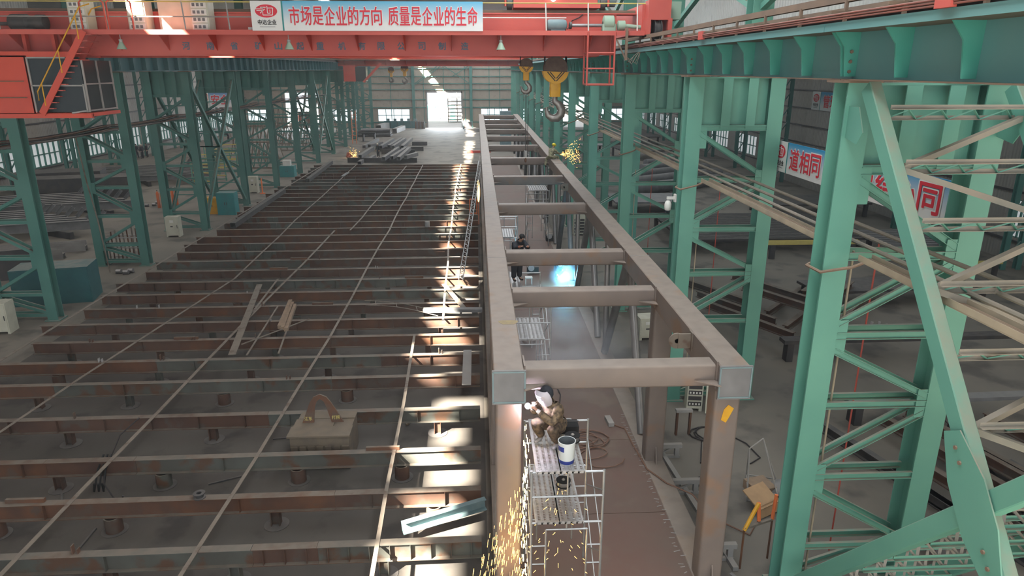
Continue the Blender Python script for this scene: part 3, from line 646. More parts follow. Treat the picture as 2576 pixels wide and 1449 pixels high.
for y in (26.05, 27, 28): fr.bar((-13.7, y, 9.25), (-13.7, y, 11.0), .05, .05, (1, 0, 0))
for z in (9.3, 10.2): fr.bar((-13.7, 26.05, z), (-13.7, 28, z), .05, .05)
fr.build('cab_window_frame', M['lgrey'], cb_, smooth=False)
for z in (9.75, 10.3): MB().tube((-17.5, 25.93, z), (-15.7, 25.93, z), .015, 5).build('grab_rail', M['brown'], cb_)
for x in (-17.4, -16.0, -15.0): MB().box(x-.06, x+.06, 26.9, 27.1, 11.2, 11.95).build('cab_hanger', R_, t, smooth=False)
st = MB(); p, q = V((-13.35, 25.85, 11.95)), V((-15.25, 25.85, 9.2))
for dy in (0, .75): st.bar(p+V((0, dy, 0)), q+V((0, dy, 0)), .04, .22, (0, 0, 1))
st_ = st.build('stair', M['red'], t, smooth=False)
for k in range(13):
    f = (k+.6)/13.5; c = lerp(p, q, f); MB().box(c.x+.02, c.x+.3, 25.86, 26.6, c.z-.02, c.z+.01).build('tread', M['red2'], st_, smooth=False)
for dy in (-.02, .78):
    m = MB(); h = V((0, dy, .75)); m.path([p+h+V((.35, 0, .1)), p+h, q+h, q+h+V((0, 0, -.3))], .022, 6)
    for f in (.1, .5, .9): c = lerp(p, q, f); m.tube(c+V((0, dy, 0)), c+h, .02, 6)
    m.build('stair_handrail', M['yellow'], st_)
m = MB()
for x in (-13.4, -12.5): m.path([(x, 25.95, 12.0), (x, 25.95, 12.85), (x+.1, 25.95, 12.95), (x+.7, 25.95, 12.95), (x+.8, 25.95, 12.85), (x+.8, 25.95, 12.0)], .03, 6)
m.build('gate_frame', M['red'], t)
MB().lathe((-16.1, 26.5, 12.25), [(.1, 0), (.24, .03), (.27, .1), (.27, .6), (.2, .68), (.2, .9), (.25, .92), (.25, 1.2), (.1, 1.25)], 14, (1, 0, 0)).box(-15.9, -15.2, 26.2, 26.8, 11.97, 12.05).build('drive_motor', M['dark'], t)
MB().tube((-20.4, 26.5, 12.2), (-16.1, 26.5, 12.2), .06, 8).build('drive_shaft', M['dark'], t)
MB().box(-20.6, -17.6, 26.2, 26.9, 11.2, 11.9).build('motor_housing', M['dark'], t, smooth=False)
for x0, w, nm in ((-14.1, .62, 0), (-12.1, .62, 0), (-9.95, .62, 0)):
    m = MB(); m.box(x0, x0+w, 26.5, 27.1, 11.98, 12.98); cbn = m.build('electrical_cabinet', M['cream'], t, smooth=False)
    for k in range(4):
        MB().box(x0+.05, x0+w-.05, 26.47, 26.5, 12.02+.24*k, 12.22+.24*k).build('cabinet_door', M['white'], cbn, smooth=False)
        g_ = MB()
        for j in range(3): g_.box(x0+.1+.15*j, x0+.19+.15*j, 26.46, 26.475, 12.07+.24*k, 12.17+.24*k)
        g_.build('vent', M['grey'], cbn, smooth=False)
MB().box(-11.2, -10.0, 26.9, 27.15, 11.98, 13.4).build('cable_panel', M['cream'], t, smooth=False)
MB().box(-7.95, -7.7, 26.3, 26.5, 11.98, 12.1).build('junction_box', M['white'], t, smooth=False)
m = MB(); m.path([(3.95, 27.15, 12.62), (3.8, 27.15, 12.5), (3.55, 27.15, 12.4), (3.5, 27.15, 12.2), (3.35, 26.9, 12.1)], .02, 5); m.build('motor_cable', M['cablek'], t)
lx = (468, 529, 589, 650, 700, 755, 805, 860, 910, 959, 1009, 1061, 1112, 1169)
for ch, px in zip('河南省矿山起重机有限公司制造', lx):
    p = aty(px, 115, 27.19); text(ch, M['blueletter'], 'girder_lettering', t, (p.x-.13, 27.2, 11.38), (1, 0, 0), (0, 0, 1), .26, .26, .007, .004)
# trolley on top
t = thing('crane_trolley', 'red hoist trolley on top of near bridge crane above hooks', 'trolley', (2.5, 29.5, 12.8))
MB().box(1.4, 4.6, 27.25, 31.9, 12.85, 13.0).box(1.4, 4.5, 27.3, 27.45, 12.95, 13.9).build('frame', M['red2'], t, smooth=False)
MB().lathe((1.7, 29.5, 13.5), [(.1, 0), (.5, .03), (.5, 1.6), (.1, 1.65)], 18, (1, 0, 0)).build('rope_drum', M['sheave'], t)
for x in (1.15, 4.6): MB().lathe((x, 27.5, 12.98), [(.06, 0), (.2, .02), (.2, .2), (.06, .22)], 14, (1, 0, 0)).build('wheel', M['dark'], t)
for x in (2.0, 2.5): MB().lathe((x, 27.29, 13.2), [(.07, 0), (.07, .02)], 12, (0, 1, 0)).build('port', M['dark'], t)
MB().ball((2.85, 27.2, 13.15), .1).build('lamp', M['lampw'], t)
MB().lathe((4.7, 28.2, 13.2), [(.1, 0), (.25, .03), (.25, .6), (.1, .65)], 14, (1, 0, 0)).build('hoist_motor', M['motor'], t)
MB().tube((1.1, 27.3, 12.9), (1.1, 27.3, 14), .04, 6).tube((4.9, 27.3, 12.9), (4.9, 27.3, 14), .04, 6).build('guard_post', M['red2'], t)
# hook blocks
def hook(name, label, x, y, z, s, ropes):
    t = thing(name, label, 'hook block', (x, y, z)); 
    for dy in (-.16*s, 0, .16*s): MB().lathe((x, y+dy-.05*s, z), [(.05*s, 0), (.46*s, .0), (.40*s, .05*s), (.46*s, .1*s), (.05*s, .1*s)], 24, (0, 1, 0)).build('sheave', M['sheave'], t)
    half = [(.5*s*math.cos(math.radians(a)), .5*s*math.sin(math.radians(a))) for a in range(184, 357, 12)]
    for dy in (-.25*s, .25*s):
        MB().plate([(x+u, y+dy, z-.06*s+w) for u, w in half], .04*s, (0, 1, 0)).build('cheek_plate', M['yellow'], t)
        m = MB()
        for sg in (-1, 1):
            for o in (.0, .1): m.bar((x+sg*(.33-o)*s, y+dy-.03*s, z-.12*s), (x+sg*.02*s, y+dy-.03*s, z-.46*s+o*s), .035*s, .01, (0, 1, 0))
        if dy < 0: m.build('chevron_mark', M['blacktext'], t, smooth=False)
    MB().prof((x, y, z-.5*s), (x, y, z-1.05*s), rrect(.42*s, .36*s, .05*s), (0, 1, 0)).build('crosshead', M['yellow'], t)
    hk = [(.0, -1.05), (.0, -1.22), (.16, -1.34), (.27, -1.52), (.25, -1.72), (.1, -1.86), (-.1, -1.87), (-.25, -1.76), (-.32, -1.58), (-.33, -1.45)]
    rr = [.09, .10, .12, .14, .145, .14, .12, .10, .07, .03]; vs = []; fs = []; n = 10
    for i, (u, w) in enumerate(hk):
        d = V((hk[min(i+1, 9)][0]-hk[max(i-1, 0)][0], 0, hk[min(i+1, 9)][1]-hk[max(i-1, 0)][1])).normalized(); sd = V((0, 1, 0)); vv = sd.cross(d)
        vs += [V((x+u*s, y, z+w*s))+(sd*math.cos(6.283*k/n)+vv*1.25*math.sin(6.283*k/n))*rr[i]*s for k in range(n)]
    for i in range(9): fs += [(i*n+k, i*n+(k+1) % n, (i+1)*n+(k+1) % n, (i+1)*n+k) for k in range(n)]
    fs += [tuple(range(n))[::-1], tuple(range(9*n, 10*n))]
    MB().add(vs, fs).build('hook', M['hookst'], t)
    m = MB()
    for k in range(ropes): m.tube((x+(-.42+.84*(k % 2))*s, y-.2*s+.4*s*(k//2)/max(1, ropes//2-1), z), (x+(-.38+.76*(k % 2))*s, y-.2*s+.4*s*(k//2)/max(1, ropes//2-1), 12.86), .014, 5)
    m.build('wire_rope', M['cablek'], t)
hook('hook_block', 'large yellow crane hook block hanging over right truss chord', 3.12, 28.6, 10.72, 1.02, 8)
hook('hook_block', 'small yellow crane hook block left of the large one', 1.98, 28.8, 10.86, .56, 4)
# work lamps under the walkway
for px, w in ((305, 'beside the crane stairs'), (727, 'below the banner emblem'), (1260, 'near the banner right end')):
    p = aty(px, 112, 26.05); t = thing('crane_lamp', 'cone lamp hanging under the red crane walkway %s' % w, 'lamp', (p.x, 26.05, 11.5), 'crane work lamps')
    MB().tube((p.x, 26.05, 11.6), (p.x, 26.05, 11.84), .014, 6).build('stem', M['lgrey'], t)
    MB().lathe((p.x, 26.05, 11.6), [(.05, 0), (.06, .02), (.06, .08), (.02, .09)], 12).build('lamp_socket', M['lgrey'], t)
    MB().lathe((p.x, 26.05, 11.36), [(.165, 0), (.16, .01), (.05, .24), (.04, .25)], 16).build('lamp_shade', M['gear'], t)
# banner on the crane
a, b = aty(636, 77, 25.95), aty(1215, 77, 25.95); zt = aty(900, 3, 25.95).z; zb = a.z
BM = grad('crane banner print', zb, zt, (.10, .45, .68), (.80, .80, .79)); wB = b.x-a.x
banner('crane_banner', 'white and blue slogan banner with red characters on near crane railing', (a.x, 25.95, zb), (1, 0, 0), (0, 0, 1), wB, zt-zb,
       [('市场是企业的方向', wB*(728-636)/579, wB*(962-636)/579), ('质量是企业的生命', wB*(975-636)/579, wB*(1203-636)/579)], wB*76/579, BM)
# banners of the right and left bays
BR = grad('right banner print', 7.75, 8.6, (.02, .27, .52), (.78, .78, .77))
banner('bay_banner', 'blue and white slogan banner behind the nearest right column', (9.25, 21.45, 7.72), (0, -1, 0), (0, 0, 1), 8.35, .9, [('道相同', 1.15, 3.1), ('共要结心同', 4.1, 8.2)], .95, BR, .66)
BR2 = grad('far right banner print', 8.6, 9.5, (.02, .27, .52), (.78, .78, .77))
p = atx(2041, 275, 19.0)
banner('bay_banner', 'small slogan banner hanging far off in the right bay', (19.0, p.y, p.z), (0, -1, 0), (0, 0, 1), 7.5, .98, [('管理要赋能一', 1.3, 6.0)], .95, grad('far right banner print', p.z, p.z+.9, (.02, .27, .52), (.78, .78, .77)), .66, 15.6)
p = aty(518, 270, 92)
banner('bay_banner', 'blurred blue slogan banner hanging in the left bay', (p.x, 92, p.z), (1, 0, 0), (0, 0, 1), 3.3, 1.9, [('安全', .7, 3.0)], .5, grad('left banner print', p.z, p.z+1.9, (.03, .2, .5), (.75, .75, .75)), .6, 15.6)
# ================================================================== FAR BRIDGE CRANE
t = thing('bridge_crane', 'distant red overhead bridge crane with hanging cab near far wall', 'crane', (-6, 102, 11.3))
MB().box(-20, 6.4, 101, 102, 11.1, 12.5).build('main_girder', R_, t, smooth=False); MB().box(-20, 6.4, 104.5, 105.5, 11.1, 12.6).build('main_girder', R_, t, smooth=False)
MB().box(-20, 6.4, 99.6, 101, 11.85, 11.95).build('walkway', M['brown'], t, smooth=False)
for k in range(9): MB().plate([(-18+2.8*k, 101, 11.85), (-18+2.8*k, 99.8, 11.85), (-18+2.8*k, 101, 11.2)], .06, (1, 0, 0)).build('bracket', R_, t, smooth=False)
MB().box(6.2, 7.0, 99.6, 106, 11.95, 12.6).build('end_carriage', R_, t, smooth=False)
MB().box(-19.4, -18.6, 99.6, 106, 12.1, 12.6).build('end_carriage', R_, t, smooth=False)
MB().box(-18.0, -16.4, 99.5, 101.2, 9.1, 11.2).build('cab_body', M['red'], t, smooth=False)
MB().box(-16.4, -15.0, 99.5, 101.2, 9.1, 11.0).build('cab_glass', M['glass'], t, smooth=False)
m = MB()
for dy in (0, .7): m.bar((-12.9, 99.5+dy, 11.5), (-15.4, 99.5+dy, 9.0), .06, .25)
m.build('stair', M['red'], t, smooth=False)
MB().box(-13.5, -8.8, 100.9, 105.6, 12.6, 13.2).build('trolley', M['red'], t, smooth=False)
hook('hook_block', 'tiny grey hook block under the distant crane, left one', -12.0, 103.2, 10.6, .9, 2)
hook('hook_block', 'tiny orange hook block under the distant crane, right one', -10.1, 103.2, 10.9, 1.1, 2)
# ================================================================== BOX TRUSS
T = M['truss']
t = TR = thing('box_truss', 'long brown steel box truss with open top cross beams', 'truss', (2.6, 49, .5))
TX0, TX1, ZT = .51, 4.69, 5.5
CW = .56
for x in (TX0, TX1):
    MB().prof((x, 11.5, ZT-.29), (x, 86.5, ZT-.29), rrect(CW, .58, .02, 1), (0, 0, 1)).build('top_chord', T, t)
    MB().prof((x, 11.2, .25), (x, 86.5, .25), rrect(.56, .5, .02, 1), (0, 0, 1)).build('bottom_chord', T, t)
    MB().box(x-.31, x+.31, 11.46, 11.5, ZT-.66, ZT+.01).build('end_plate', M['grey'], t, smooth=False)
    m = MB()
    for a in (-.29, .29): m.box(x+a-.012, x+a+.012, 11.45, 11.46, ZT-.62, ZT-.02)
    for a in (-.62, -.02): m.box(x-.29, x+.29, 11.45, 11.46, ZT+a-.012, ZT+a+.012)
    m.build('end_plate_paint', M['motor'], t, smooth=False)
    for y in (19.4, 40.2, 63.5): MB().box(x-.285, x+.285, y-.012, y+.012, ZT-.1, ZT+.006).build('weld_seam', M['lgrey'], t, smooth=False)
    for y in (11.95, 16.65): 
        MB().prof((x, y, .5), (x, y, ZT-.57), rrect(.5, .46, .06, 3), (0, 1, 0)).build('post', T, t)
        MB().plate([(x+.02, y-.25, .5), (x+.02, y-.42, .5), (x+.02, y-.25, .95)], .03, (1, 0, 0)).build('gusset_plate', T, t, smooth=False)
XBY = [11.9, 16.55, 20.4, 28.1, 35.85, 43.6, 51.1, 58.3, 64.9, 71.2, 77.5, 85.5]
for i, y in enumerate(XBY):
    MB().prof((TX0+.28, y, ZT-.28), (TX1-.28, y, ZT-.28), rrect(.42, .44, .05, 3), (0, 0, 1)).build('cross_beam', T, t)
    for x, s in ((TX0+.28, 1), (TX1-.28, -1)):
        m = MB(); m.plate([(x, y-.24, ZT-.36), (x+s*.42, y-.24, ZT-.36), (x, y-.52, ZT-.36)], .02, (0, 0, 1)); m.box(min(x, x+s*.03), max(x, x+s*.03), y-.27, y+.23, ZT-.52, ZT+.03)
        m.build('joint_plate', T, t, smooth=False)
for i, y in enumerate(XBY[2:]):
    for x in (TX0, TX1):
        MB().tube((x, y+.2, ZT-.55), (x, y-2.5, .5), .125, 12).build('web_pipe', M['pipe'], t)
        MB().tube((x, y+.45, ZT-.55), (x, y+3.7, .5), .14, 12).build('web_pipe', M['grey'], t)
        if i and i < 6: MB().tube((x-.02, y-3.9, ZT-.55), (x-.02, y-4.2, .5), .10, 12).build('web_pipe', M['pipe'], t)
for y in range(12, 86, 4): MB().box(TX0+.28, TX1-.28, y-.1, y+.1, .08, .44).build('floor_beam', T, t, smooth=False)
ys = [11.3, 14.15, 17.6, 23, 29, 35, 42, 50, 60, 72, 86]
for i in range(len(ys)-1): MB().box(TX0+.285, TX1-.285, ys[i]+.008, ys[i+1]-.008, .46, .50).build('deck_plate', M['deck'], t, smooth=False)
m = MB(); rnd = random.Random(5)
for k in range(46):
    y = 11.5+k*.17+rnd.uniform(-.05, .05); x = TX1-.36+rnd.uniform(-.05, .05)
    m.bar((x-rnd.uniform(.02, .09), y-.01, .504), (x+rnd.uniform(.02, .09), y+rnd.uniform(-.04, .04), .504), .022, .006)
m.build('burn_marks', M['lgrey'], t, smooth=False)
def lug(x, y, z, s=1): 
    m = MB(); m.lathe((x-.02, y, z), [(.05*s, 0), (.17*s, 0), (.17*s, .04), (.05*s, .04), (.05*s, 0)], 18, (0, 1, 0)); m.box(x, x+.3*s, y-.02, y+.03, z-.16*s, z+.16*s); m.box(x+.26*s, x+.3*s, y-.1, y+.14, z-.2*s, z+.2*s)
    m.build('lifting_lug', M['strip'], t)
lug(TX1-.56, 13.3, ZT-.22, 1); lug(TX1-.45, 33.6, ZT-.3, 1.05); lug(TX1-.45, 50.2, ZT-.3, 1.2)
MB().plate([(TX0+.1+.2*math.cos(a)*(1+.2*math.sin(3*a)), 14.0+.17*math.sin(a)*(1+.3*math.cos(2*a)), ZT+.001) for a in [k*.449 for k in range(14)]], .004, (0, 0, 1)).build('paint_stain', M['stain'], t)
MB().plate([(TX1+u, 11.715, 4.4+w) for u, w in ((-.1, -.12), (.0, -.18), (.06, -.05), (.13, .12), (.02, .2), (-.06, .1))], .006, (0, 1, 0)).build('yellow_paint_patch', M['yellow'], t, smooth=False)
# cradles carrying the truss on the right
for i, y in enumerate((13.0, 15.6, 17.4, 22.5)):
    c = thing('truss_cradle', 'pale welded tube cradle under right side of truss, %s from the viewer' % ORD[i], 'stand', (5.4, y, 0), 'truss cradles')
    MB().box(4.98, 5.75, y-.06, y+.06, .32, .44).build('top_tube', M['lgrey'], c, smooth=False); MB().box(5.55, 5.67, y-.06, y+.06, 0, .32).build('leg', M['lgrey'], c, smooth=False)
    MB().bar((5.0, y, .08), (5.6, y, .36), .05, .05).build('brace', M['lgrey'], c, smooth=False); MB().box(5.0, 5.7, y-.05, y+.05, 0, .07).build('foot', M['lgrey'], c, smooth=False)
tag(MB().bar((5.22, 17.6, .06), (5.62, 12.6, .06), .13, .1).build('loose_tube', M['lgrey']), 'pale square tube lying on floor along the truss right side', 'tube')
tag(MB().prof((5.45, 12.4, .08), (6.2, 10.9, .08), cpoly(.15, .08, .012)).build('loose_channel', M['grey']), 'grey channel lying on floor at bottom by right truss post', 'steel bar')
# ================================================================== SCAFFOLD TOWERS
def scaffold(x0, x1, y0, L_, label, planks, bays=1, zb=.5, top=3.85):
    s = thing('scaffold_tower', label, 'scaffold', (x0, y0, zb)); G = M['galv']
    for b in range(bays+1):
        y = y0+L_*b; m = MB()
        for x in (x0, x1): m.tube((x, y, zb), (x, y, top+.03), .024, 8)
        for z in (top, top-.5, top-1.05): m.tube((x0, y, z), (x1, y, z), .022, 8)
        m.tube(((x0+x1)/2, y, top), ((x0+x1)/2, y, top-.5), .016, 6); m.tube(((x0+x1)/2, y, top-1.05), ((x0+x1)/2, y, top-1.2), .016, 6)
        a, c = x0+.27, x1-.27; zz = top-1.2
        m.tube((a, y, zz), (c, y, zz), .018, 6)
        for x, e in ((a, x0), (c, x1)):
            m.tube((x, y, zz), (x, y, zb+.5), .018, 6)
            for z in (zz-.35, zz-.75, zz-1.15): m.tube((x, y, z), (e, y, z), .014, 6)
        m.build('frame', G, s)
    for b in range(bays):
        for x in (x0, x1):
            for q in ((top-.4, top-1.5), (top-1.5, top-.4), (top-1.7, zb+.3), (zb+.3, top-1.7)): MB().tube((x, y0+L_*b, q[0]), (x, y0+L_*(b+1), q[1]), .013, 6).build('cross_brace', G, s)
    for xa, wd, b, z in planks:
        ya, yb = y0+L_*b-.05, y0+L_*(b+1)+.02; m = MB(); n = 7
        for k in range(4):
            u = xa+wd*(k+.18)/4; m.box(u, u+wd*.04, ya, yb, z, z+.012)
        for k in range(5): u = xa+wd*k/4; m.box(u-.016, u+.016, ya, yb, z-.03, z+.015)
        N = int((yb-ya)/.05)
        for k in range(4):
            u0, u1 = xa+wd*k/4, xa+wd*(k+1)/4
            for j in range(N):
                v = ya+(yb-ya)*j/N; w = (yb-ya)/N
                m.bar((u0, v, z+.004), (u1, v+w, z+.004), .012, .006); m.bar((u1, v, z+.006), (u0, v+w, z+.006), .012, .006)
        m.box(xa, xa+wd, ya, ya+.04, z-.03, z+.02).box(xa, xa+wd, yb-.04, yb, z-.03, z+.02); m.build('plank', M['zinc'], s, smooth=False)
    return s
scaffold(.88, 2.18, 10.74, 1.88, 'galvanised scaffold tower under the crouching welder at truss front', [(.97, .42, 0, 3.88), (1.4, .42, 0, 3.88), (.97, .42, 0, 2.83), (1.4, .42, 0, 2.83)])
scaffold(.85, 2.15, 19.7, 1.85, 'galvanised scaffold tower in left of truss below standing dark worker', [(.93, .5, 0, 2.83), (1.45, .5, 0, 2.83), (.85, .5, 1, 3.88)], 2)
scaffold(.6, 1.9, 33.2, 1.85, 'galvanised scaffold tower far along the left truss chord', [(.7, .5, 0, 2.83), (1.22, .5, 0, 2.83)])
scaffold(2.95, 4.2, 40.6, 1.85, 'galvanised scaffold tower near the right truss chord with pale planks', [(3.05, .5, 0, 3.88), (3.6, .5, 0, 3.88)])
# ================================================================== ASSEMBLY PLATFORM OF ROWS OF BEAMS
ZP = .84
BY = [11.0, 12.91, 14.85, 16.75, 19.14, 21.56, 23.39, 25.35, 27.29, 29.21, 31.14, 33.05, 35.0, 36.94, 38.89, 40.85, 42.75, 44.77, 46.7, 48.6, 50.55, 52.6, 54.6, 56.4, 58.3, 60.25, 62.2, 64.1, 66.0, 68.0, 70.1, 72.2, 74.3, 76.3]
rnd = random.Random(11)
mats = [M['rust'], M['primer'], M['rust2'], M['rust'], M['primer']]
mname = {id(M['rust']): 'dark rust-brown length', id(M['primer']): 'grey-green primed length', id(M['rust2']): 'orange-rust length'}
def by(k, x): return BY[k]+.011*(x+1.4)
XE = -.03
for k, y in enumerate(BY):
    lab = 'rusty platform beam lying crosswise left of truss, %s row counted from the bottom' % ORD[k]
    t = thing('platform_beam', lab, 'beam', (-8.5, by(k, -8.5), ZP-.43), 'crosswise beams of the assembly platform')
    x0 = -17.2+rnd.uniform(-.5, .35) if k > 4 else -17.3
    cuts = [x0]+sorted(rnd.sample([-14.0, -11.5, -9.2, -6.4, -5.0, -3.6], rnd.choice((1, 2, 2))))+[XE]
    last = None
    for i in range(len(cuts)-1):
        mt = rnd.choice([q for q in mats if q is not last]); last = mt
        a, b = cuts[i]+.004, cuts[i+1]-.004
        m = MB(); m.prof((a, by(k, a), ZP-.215), (b, by(k, b), ZP-.215), ipoly(.43, .22, .012, .016), (0, 0, 1))
        sg = m.build('beam_length', mt, t, smooth=False); sg['label'] = mname[id(mt)]
        if rnd.random() < (.75 if k < 20 else .3):
            n = rnd.choice((2, 3, 5, 8)); s_ = MB()
            for j in range(n):
                x = a+(b-a)*(j+.5)/n; s_.box(x-.006, x+.006, by(k, x)-.105, by(k, x)-.006, ZP-.41, ZP-.02)
            s_.build('web_stiffeners', mt, t, smooth=False)
    if k < 14:
        for j in range(rnd.choice((1, 2, 3))):
            x = rnd.uniform(-15, -.8); yy = by(k, x)+rnd.uniform(-.06, .06); m = MB()
            m.box(x-.012, x+.012, yy-.05, yy+.05, ZP, ZP+rnd.choice((.08, .14, .2))); 
            if rnd.random() < .5: m.box(x+.1, x+.12, yy-.05, yy+.05, ZP, ZP+.12)
            m.build('upright_clip', M['rust'] if rnd.random() < .6 else M['lgrey'], t, smooth=False)
        if rnd.random() < .6:
            x = rnd.uniform(-12, -3); m = MB(); m.box(x, x+.9, by(k, x)+.02, by(k, x)+.1, ZP, ZP+.1); m.build('bearing_strip', M['rust2'], t, smooth=False)
# pedestals below the front rows
rnd = random.Random(4); PXS = [-15.2, -11.6, -8.3, -5.1, -1.9]
KW = ('short round pipe pedestal', 'short H-section pedestal', 'short square plate pedestal')
for k in range(12):
    for j, px in enumerate(PXS):
        if rnd.random() < .12 and k > 3: continue
        x = px+rnd.uniform(-.7, .7); y = by(k, x); kind = rnd.randrange(3); c = MB(); mt = M['rust'] if rnd.random() < .7 else M['primer']; zt = ZP-.43
        t = thing('pedestal', '%s under platform beam row %s from bottom, %s along from the left' % (KW[kind], ORD[k], ORD[j]), 'pedestal', (x, y, 0), 'pedestals under the platform')
        if kind == 0: c.lathe((x, y, .012), [(.17, 0), (.2, 0), (.2, zt-.024), (.17, zt-.024), (.17, 0)], 18); c.box(x-.1, x+.1, y-.08, y+.08, zt-.012, zt)
        elif kind == 1: c.prof((x, y, .012), (x, y, zt), ipoly(.2, .2, .012, .014), (1, 0, 0))
        else: c.box(x-.11, x-.09, y-.1, y+.1, .012, zt).box(x+.09, x+.11, y-.1, y+.1, .012, zt).box(x-.09, x+.09, y-.01, y+.01, .012, zt)
        c.build('shaft', mt, t)
        MB().lathe((x, y, 0), [(.3, 0), (.3, .012)], 24).build('base_plate', M['dark'], t)
# long flat strips over the beams
def strip(label, pts, w=.095, z=ZP, nm='flat_strip', mt='strip', jit=.05, rs=1):
    m = MB(); P_ = []; rr = random.Random(rs)
    for i in range(len(pts)-1):
        a, b = V((*pts[i][:2], 0)), V((*pts[i+1][:2], 0)); n = max(1, int((b-a).length/3.9))
        for j in range(n): q = lerp(a, b, j/n); P_.append(q+V((rr.uniform(-jit, jit), 0, 0)))
    P_.append(V((*pts[-1][:2], 0)))
    for i in range(len(P_)-1): a, b = P_[i], P_[i+1]; d = (b-a).normalized()*.04; m.bar((a.x, a.y, z+.009+.004*(i % 2)), (b.x+d.x, b.y+d.y, z+.009+.004*(i % 2)), w, .012)
    return tag(m.build(nm, M[mt], smooth=False), label, 'flat bar', 'long flat bars across the platform')
strip('long flat bar crossing the platform beams, nearest to the truss', [(-2.3, 10.9), (-2.4, 14.8), (-2.35, 19.5), (-2.55, 25.3)], rs=2)
strip('flat bar continuing the sunlit line over far platform beams', [(-1.5, 27.0), (-1.75, 40), (-1.9, 60), (-1.8, 76)], rs=7)
strip('long flat bar crossing the platform beams, second from the truss', [(-6.2, 10.9), (-6.0, 16.6), (-5.8, 25.3), (-5.75, 44), (-5.9, 75.5)], rs=3)
strip('long flat bar crossing the platform beams, third from the truss', [(-9.85, 10.9), (-9.65, 23.3), (-9.2, 43.9)], rs=4, w=.11)
strip('long flat bar over the far beams between second and third bars', [(-8.2, 44.0), (-7.9, 60), (-7.6, 75)], rs=8)
strip('long flat bar crossing the platform beams, fourth from the truss', [(-14.0, 14.9), (-13.4, 21.9), (-12.1, 33.4), (-12.6, 52), (-13.1, 77)], rs=5)
strip('long flat bar along the left ends of platform beams', [(-17.0, 15), (-17.0, 35), (-16.9, 56), (-16.6, 77)], rs=6, w=.12)
strip('short flat bar on platform left of the timber bundle', [(-9.6, 27.4), (-9.9, 33.2)], rs=9)
def loose(nm, label, cat, a, b, w, h, mt, z=ZP+.02, prof=None):
    a, b = V((a[0], a[1], z+h/2)), V((b[0], b[1], z+h/2)); m = MB()
    if prof: m.prof(a, b, prof, (0, 0, 1))
    else: m.bar(a, b, w, h)
    return tag(m.build(nm, M[mt], smooth=False), label, cat)
loose('steel_plank', 'long grey-brown plank lying slanted on platform middle', 'plank', (-8.95, 23.6), (-10.5, 32.2), .26, .03, 'strip', ZP+.03)
loose('thin_bar', 'thin bent bar just right of slanted platform plank', 'bar', (-8.4, 23.5), (-8.75, 28.9), .06, .03, 'strip', ZP+.03)
loose('thin_bar', 'thin bar leaning left of the slanted platform plank', 'bar', (-8.9, 24.5), (-7.0, 27.2), .05, .03, 'strip', ZP+.05)
loose('thin_bar', 'short thin bar on platform right of timber bundle', 'bar', (-7.3, 23.6), (-7.75, 27.0), .06, .03, 'strip', ZP+.03)
for i, (dx, w_) in enumerate(((0, 'left'), (.17, 'middle'), (.33, 'right'))):
    loose('timber', 'rough timber lying on platform beams, %s one of three together' % w_, 'timber', (-7.95+dx, 26.2-.15*i), (-8.35+dx, 29.5-.3*i), .15, .14, 'wood', ZP+.02)
hol = rrect(.34, .34, .03, 1)
def tube_on(label, a, b, z, w=.34, mt='dark'):
    a, b = V((a[0], a[1], z+w/2)), V((b[0], b[1], z+w/2)); d = (b-a).normalized(); m = MB(); s = V((d.y, -d.x, 0)); t_ = .02
    m.prof(a+s*(w/2-t_/2), b+s*(w/2-t_/2), rrect(t_, w, .005, 1)); m.prof(a-s*(w/2-t_/2), b-s*(w/2-t_/2), rrect(t_, w, .005, 1))
    up = V((0, 0, w/2-t_/2)); m.prof(a+up, b+up, rrect(w, t_, .005, 1)); m.prof(a-up, b-up, rrect(w, t_, .005, 1)); c = lerp(a, b, .1); m.bar(c, c+d*.05, w*.9, w*.9)
    return tag(m.build('box_tube', M[mt], smooth=False), label, 'box tube')
tube_on('dark square tube lying on platform near its left edge', (-15.9, 44.9), (-16.2, 58.5), ZP+.02)
tube_on('dark square tube lying on far left corner of platform', (-15.5, 64.0), (-15.9, 77.0), ZP+.02)
loose('plate', 'small pale plate standing out on far left platform', 'plate', (-13.0, 67.5), (-12.9, 70), .3, .05, 'grey', ZP+.02)
# lattice strip leaning against the truss
a, b = V((-.90, 32.6, ZP+.05)), V((.18, 45.5, 5.0)); m = MB(); d = (b-a); s = V((.1, 0, 0))
m.bar(a-s, b-s, .035, .1); m.bar(a+s, b+s, .035, .1)
for k in range(70): m.bar(lerp(a, b, k/70)-s*(1 if k % 2 else -1), lerp(a, b, (k+1)/70)+s*(1 if k % 2 else -1), .03, .02)
tag(m.build('lattice_strut', M['zinc'], smooth=False), 'long pale lattice strut leaning on left side of truss', 'strut')
loose('channel', 'grey-blue channel poking from truss onto the platform beams', 'channel', (-2.4, 28.0), (.1, 27.9), .3, .14, 'grey', ZP+.02)
loose('plate_strip', 'flat strip slanting beside foot of the lattice strut', 'plate', (-1.7, 31.8), (-.6, 28.0), .22, .03, 'strip', ZP+.04)
tag(MB().box(-.62, -.32, 20.7, 23.6, ZP+.01, ZP+.05).build('plate_board', M['lgrey'], smooth=False), 'pale board bridging two beams beside truss left post', 'board')
a, b = V((-1.9, 13.9, .5)), V((.05, 14.6, .62)); m = MB(); m.prof(a, b, cpoly(.3, .14, .02), (0, 0, 1)); o = m.build('channel', M['motor'], smooth=False); tag(o, 'blue-grey channel lying between beams at truss front left', 'channel')
m = MB(); pp = [V((-5.0+.45*i, 28.9-.12*i+.3*math.sin(i*.5), ZP+.25-.03*i)) for i in range(8)]
m.path(pp, .018, 5); m.path([p+V((.1, -.45, -.05)) for p in pp], .018, 5)
for i in range(1, 7, 2): m.tube(pp[i], pp[i]+V((.1, -.45, -.05)), .014, 5)
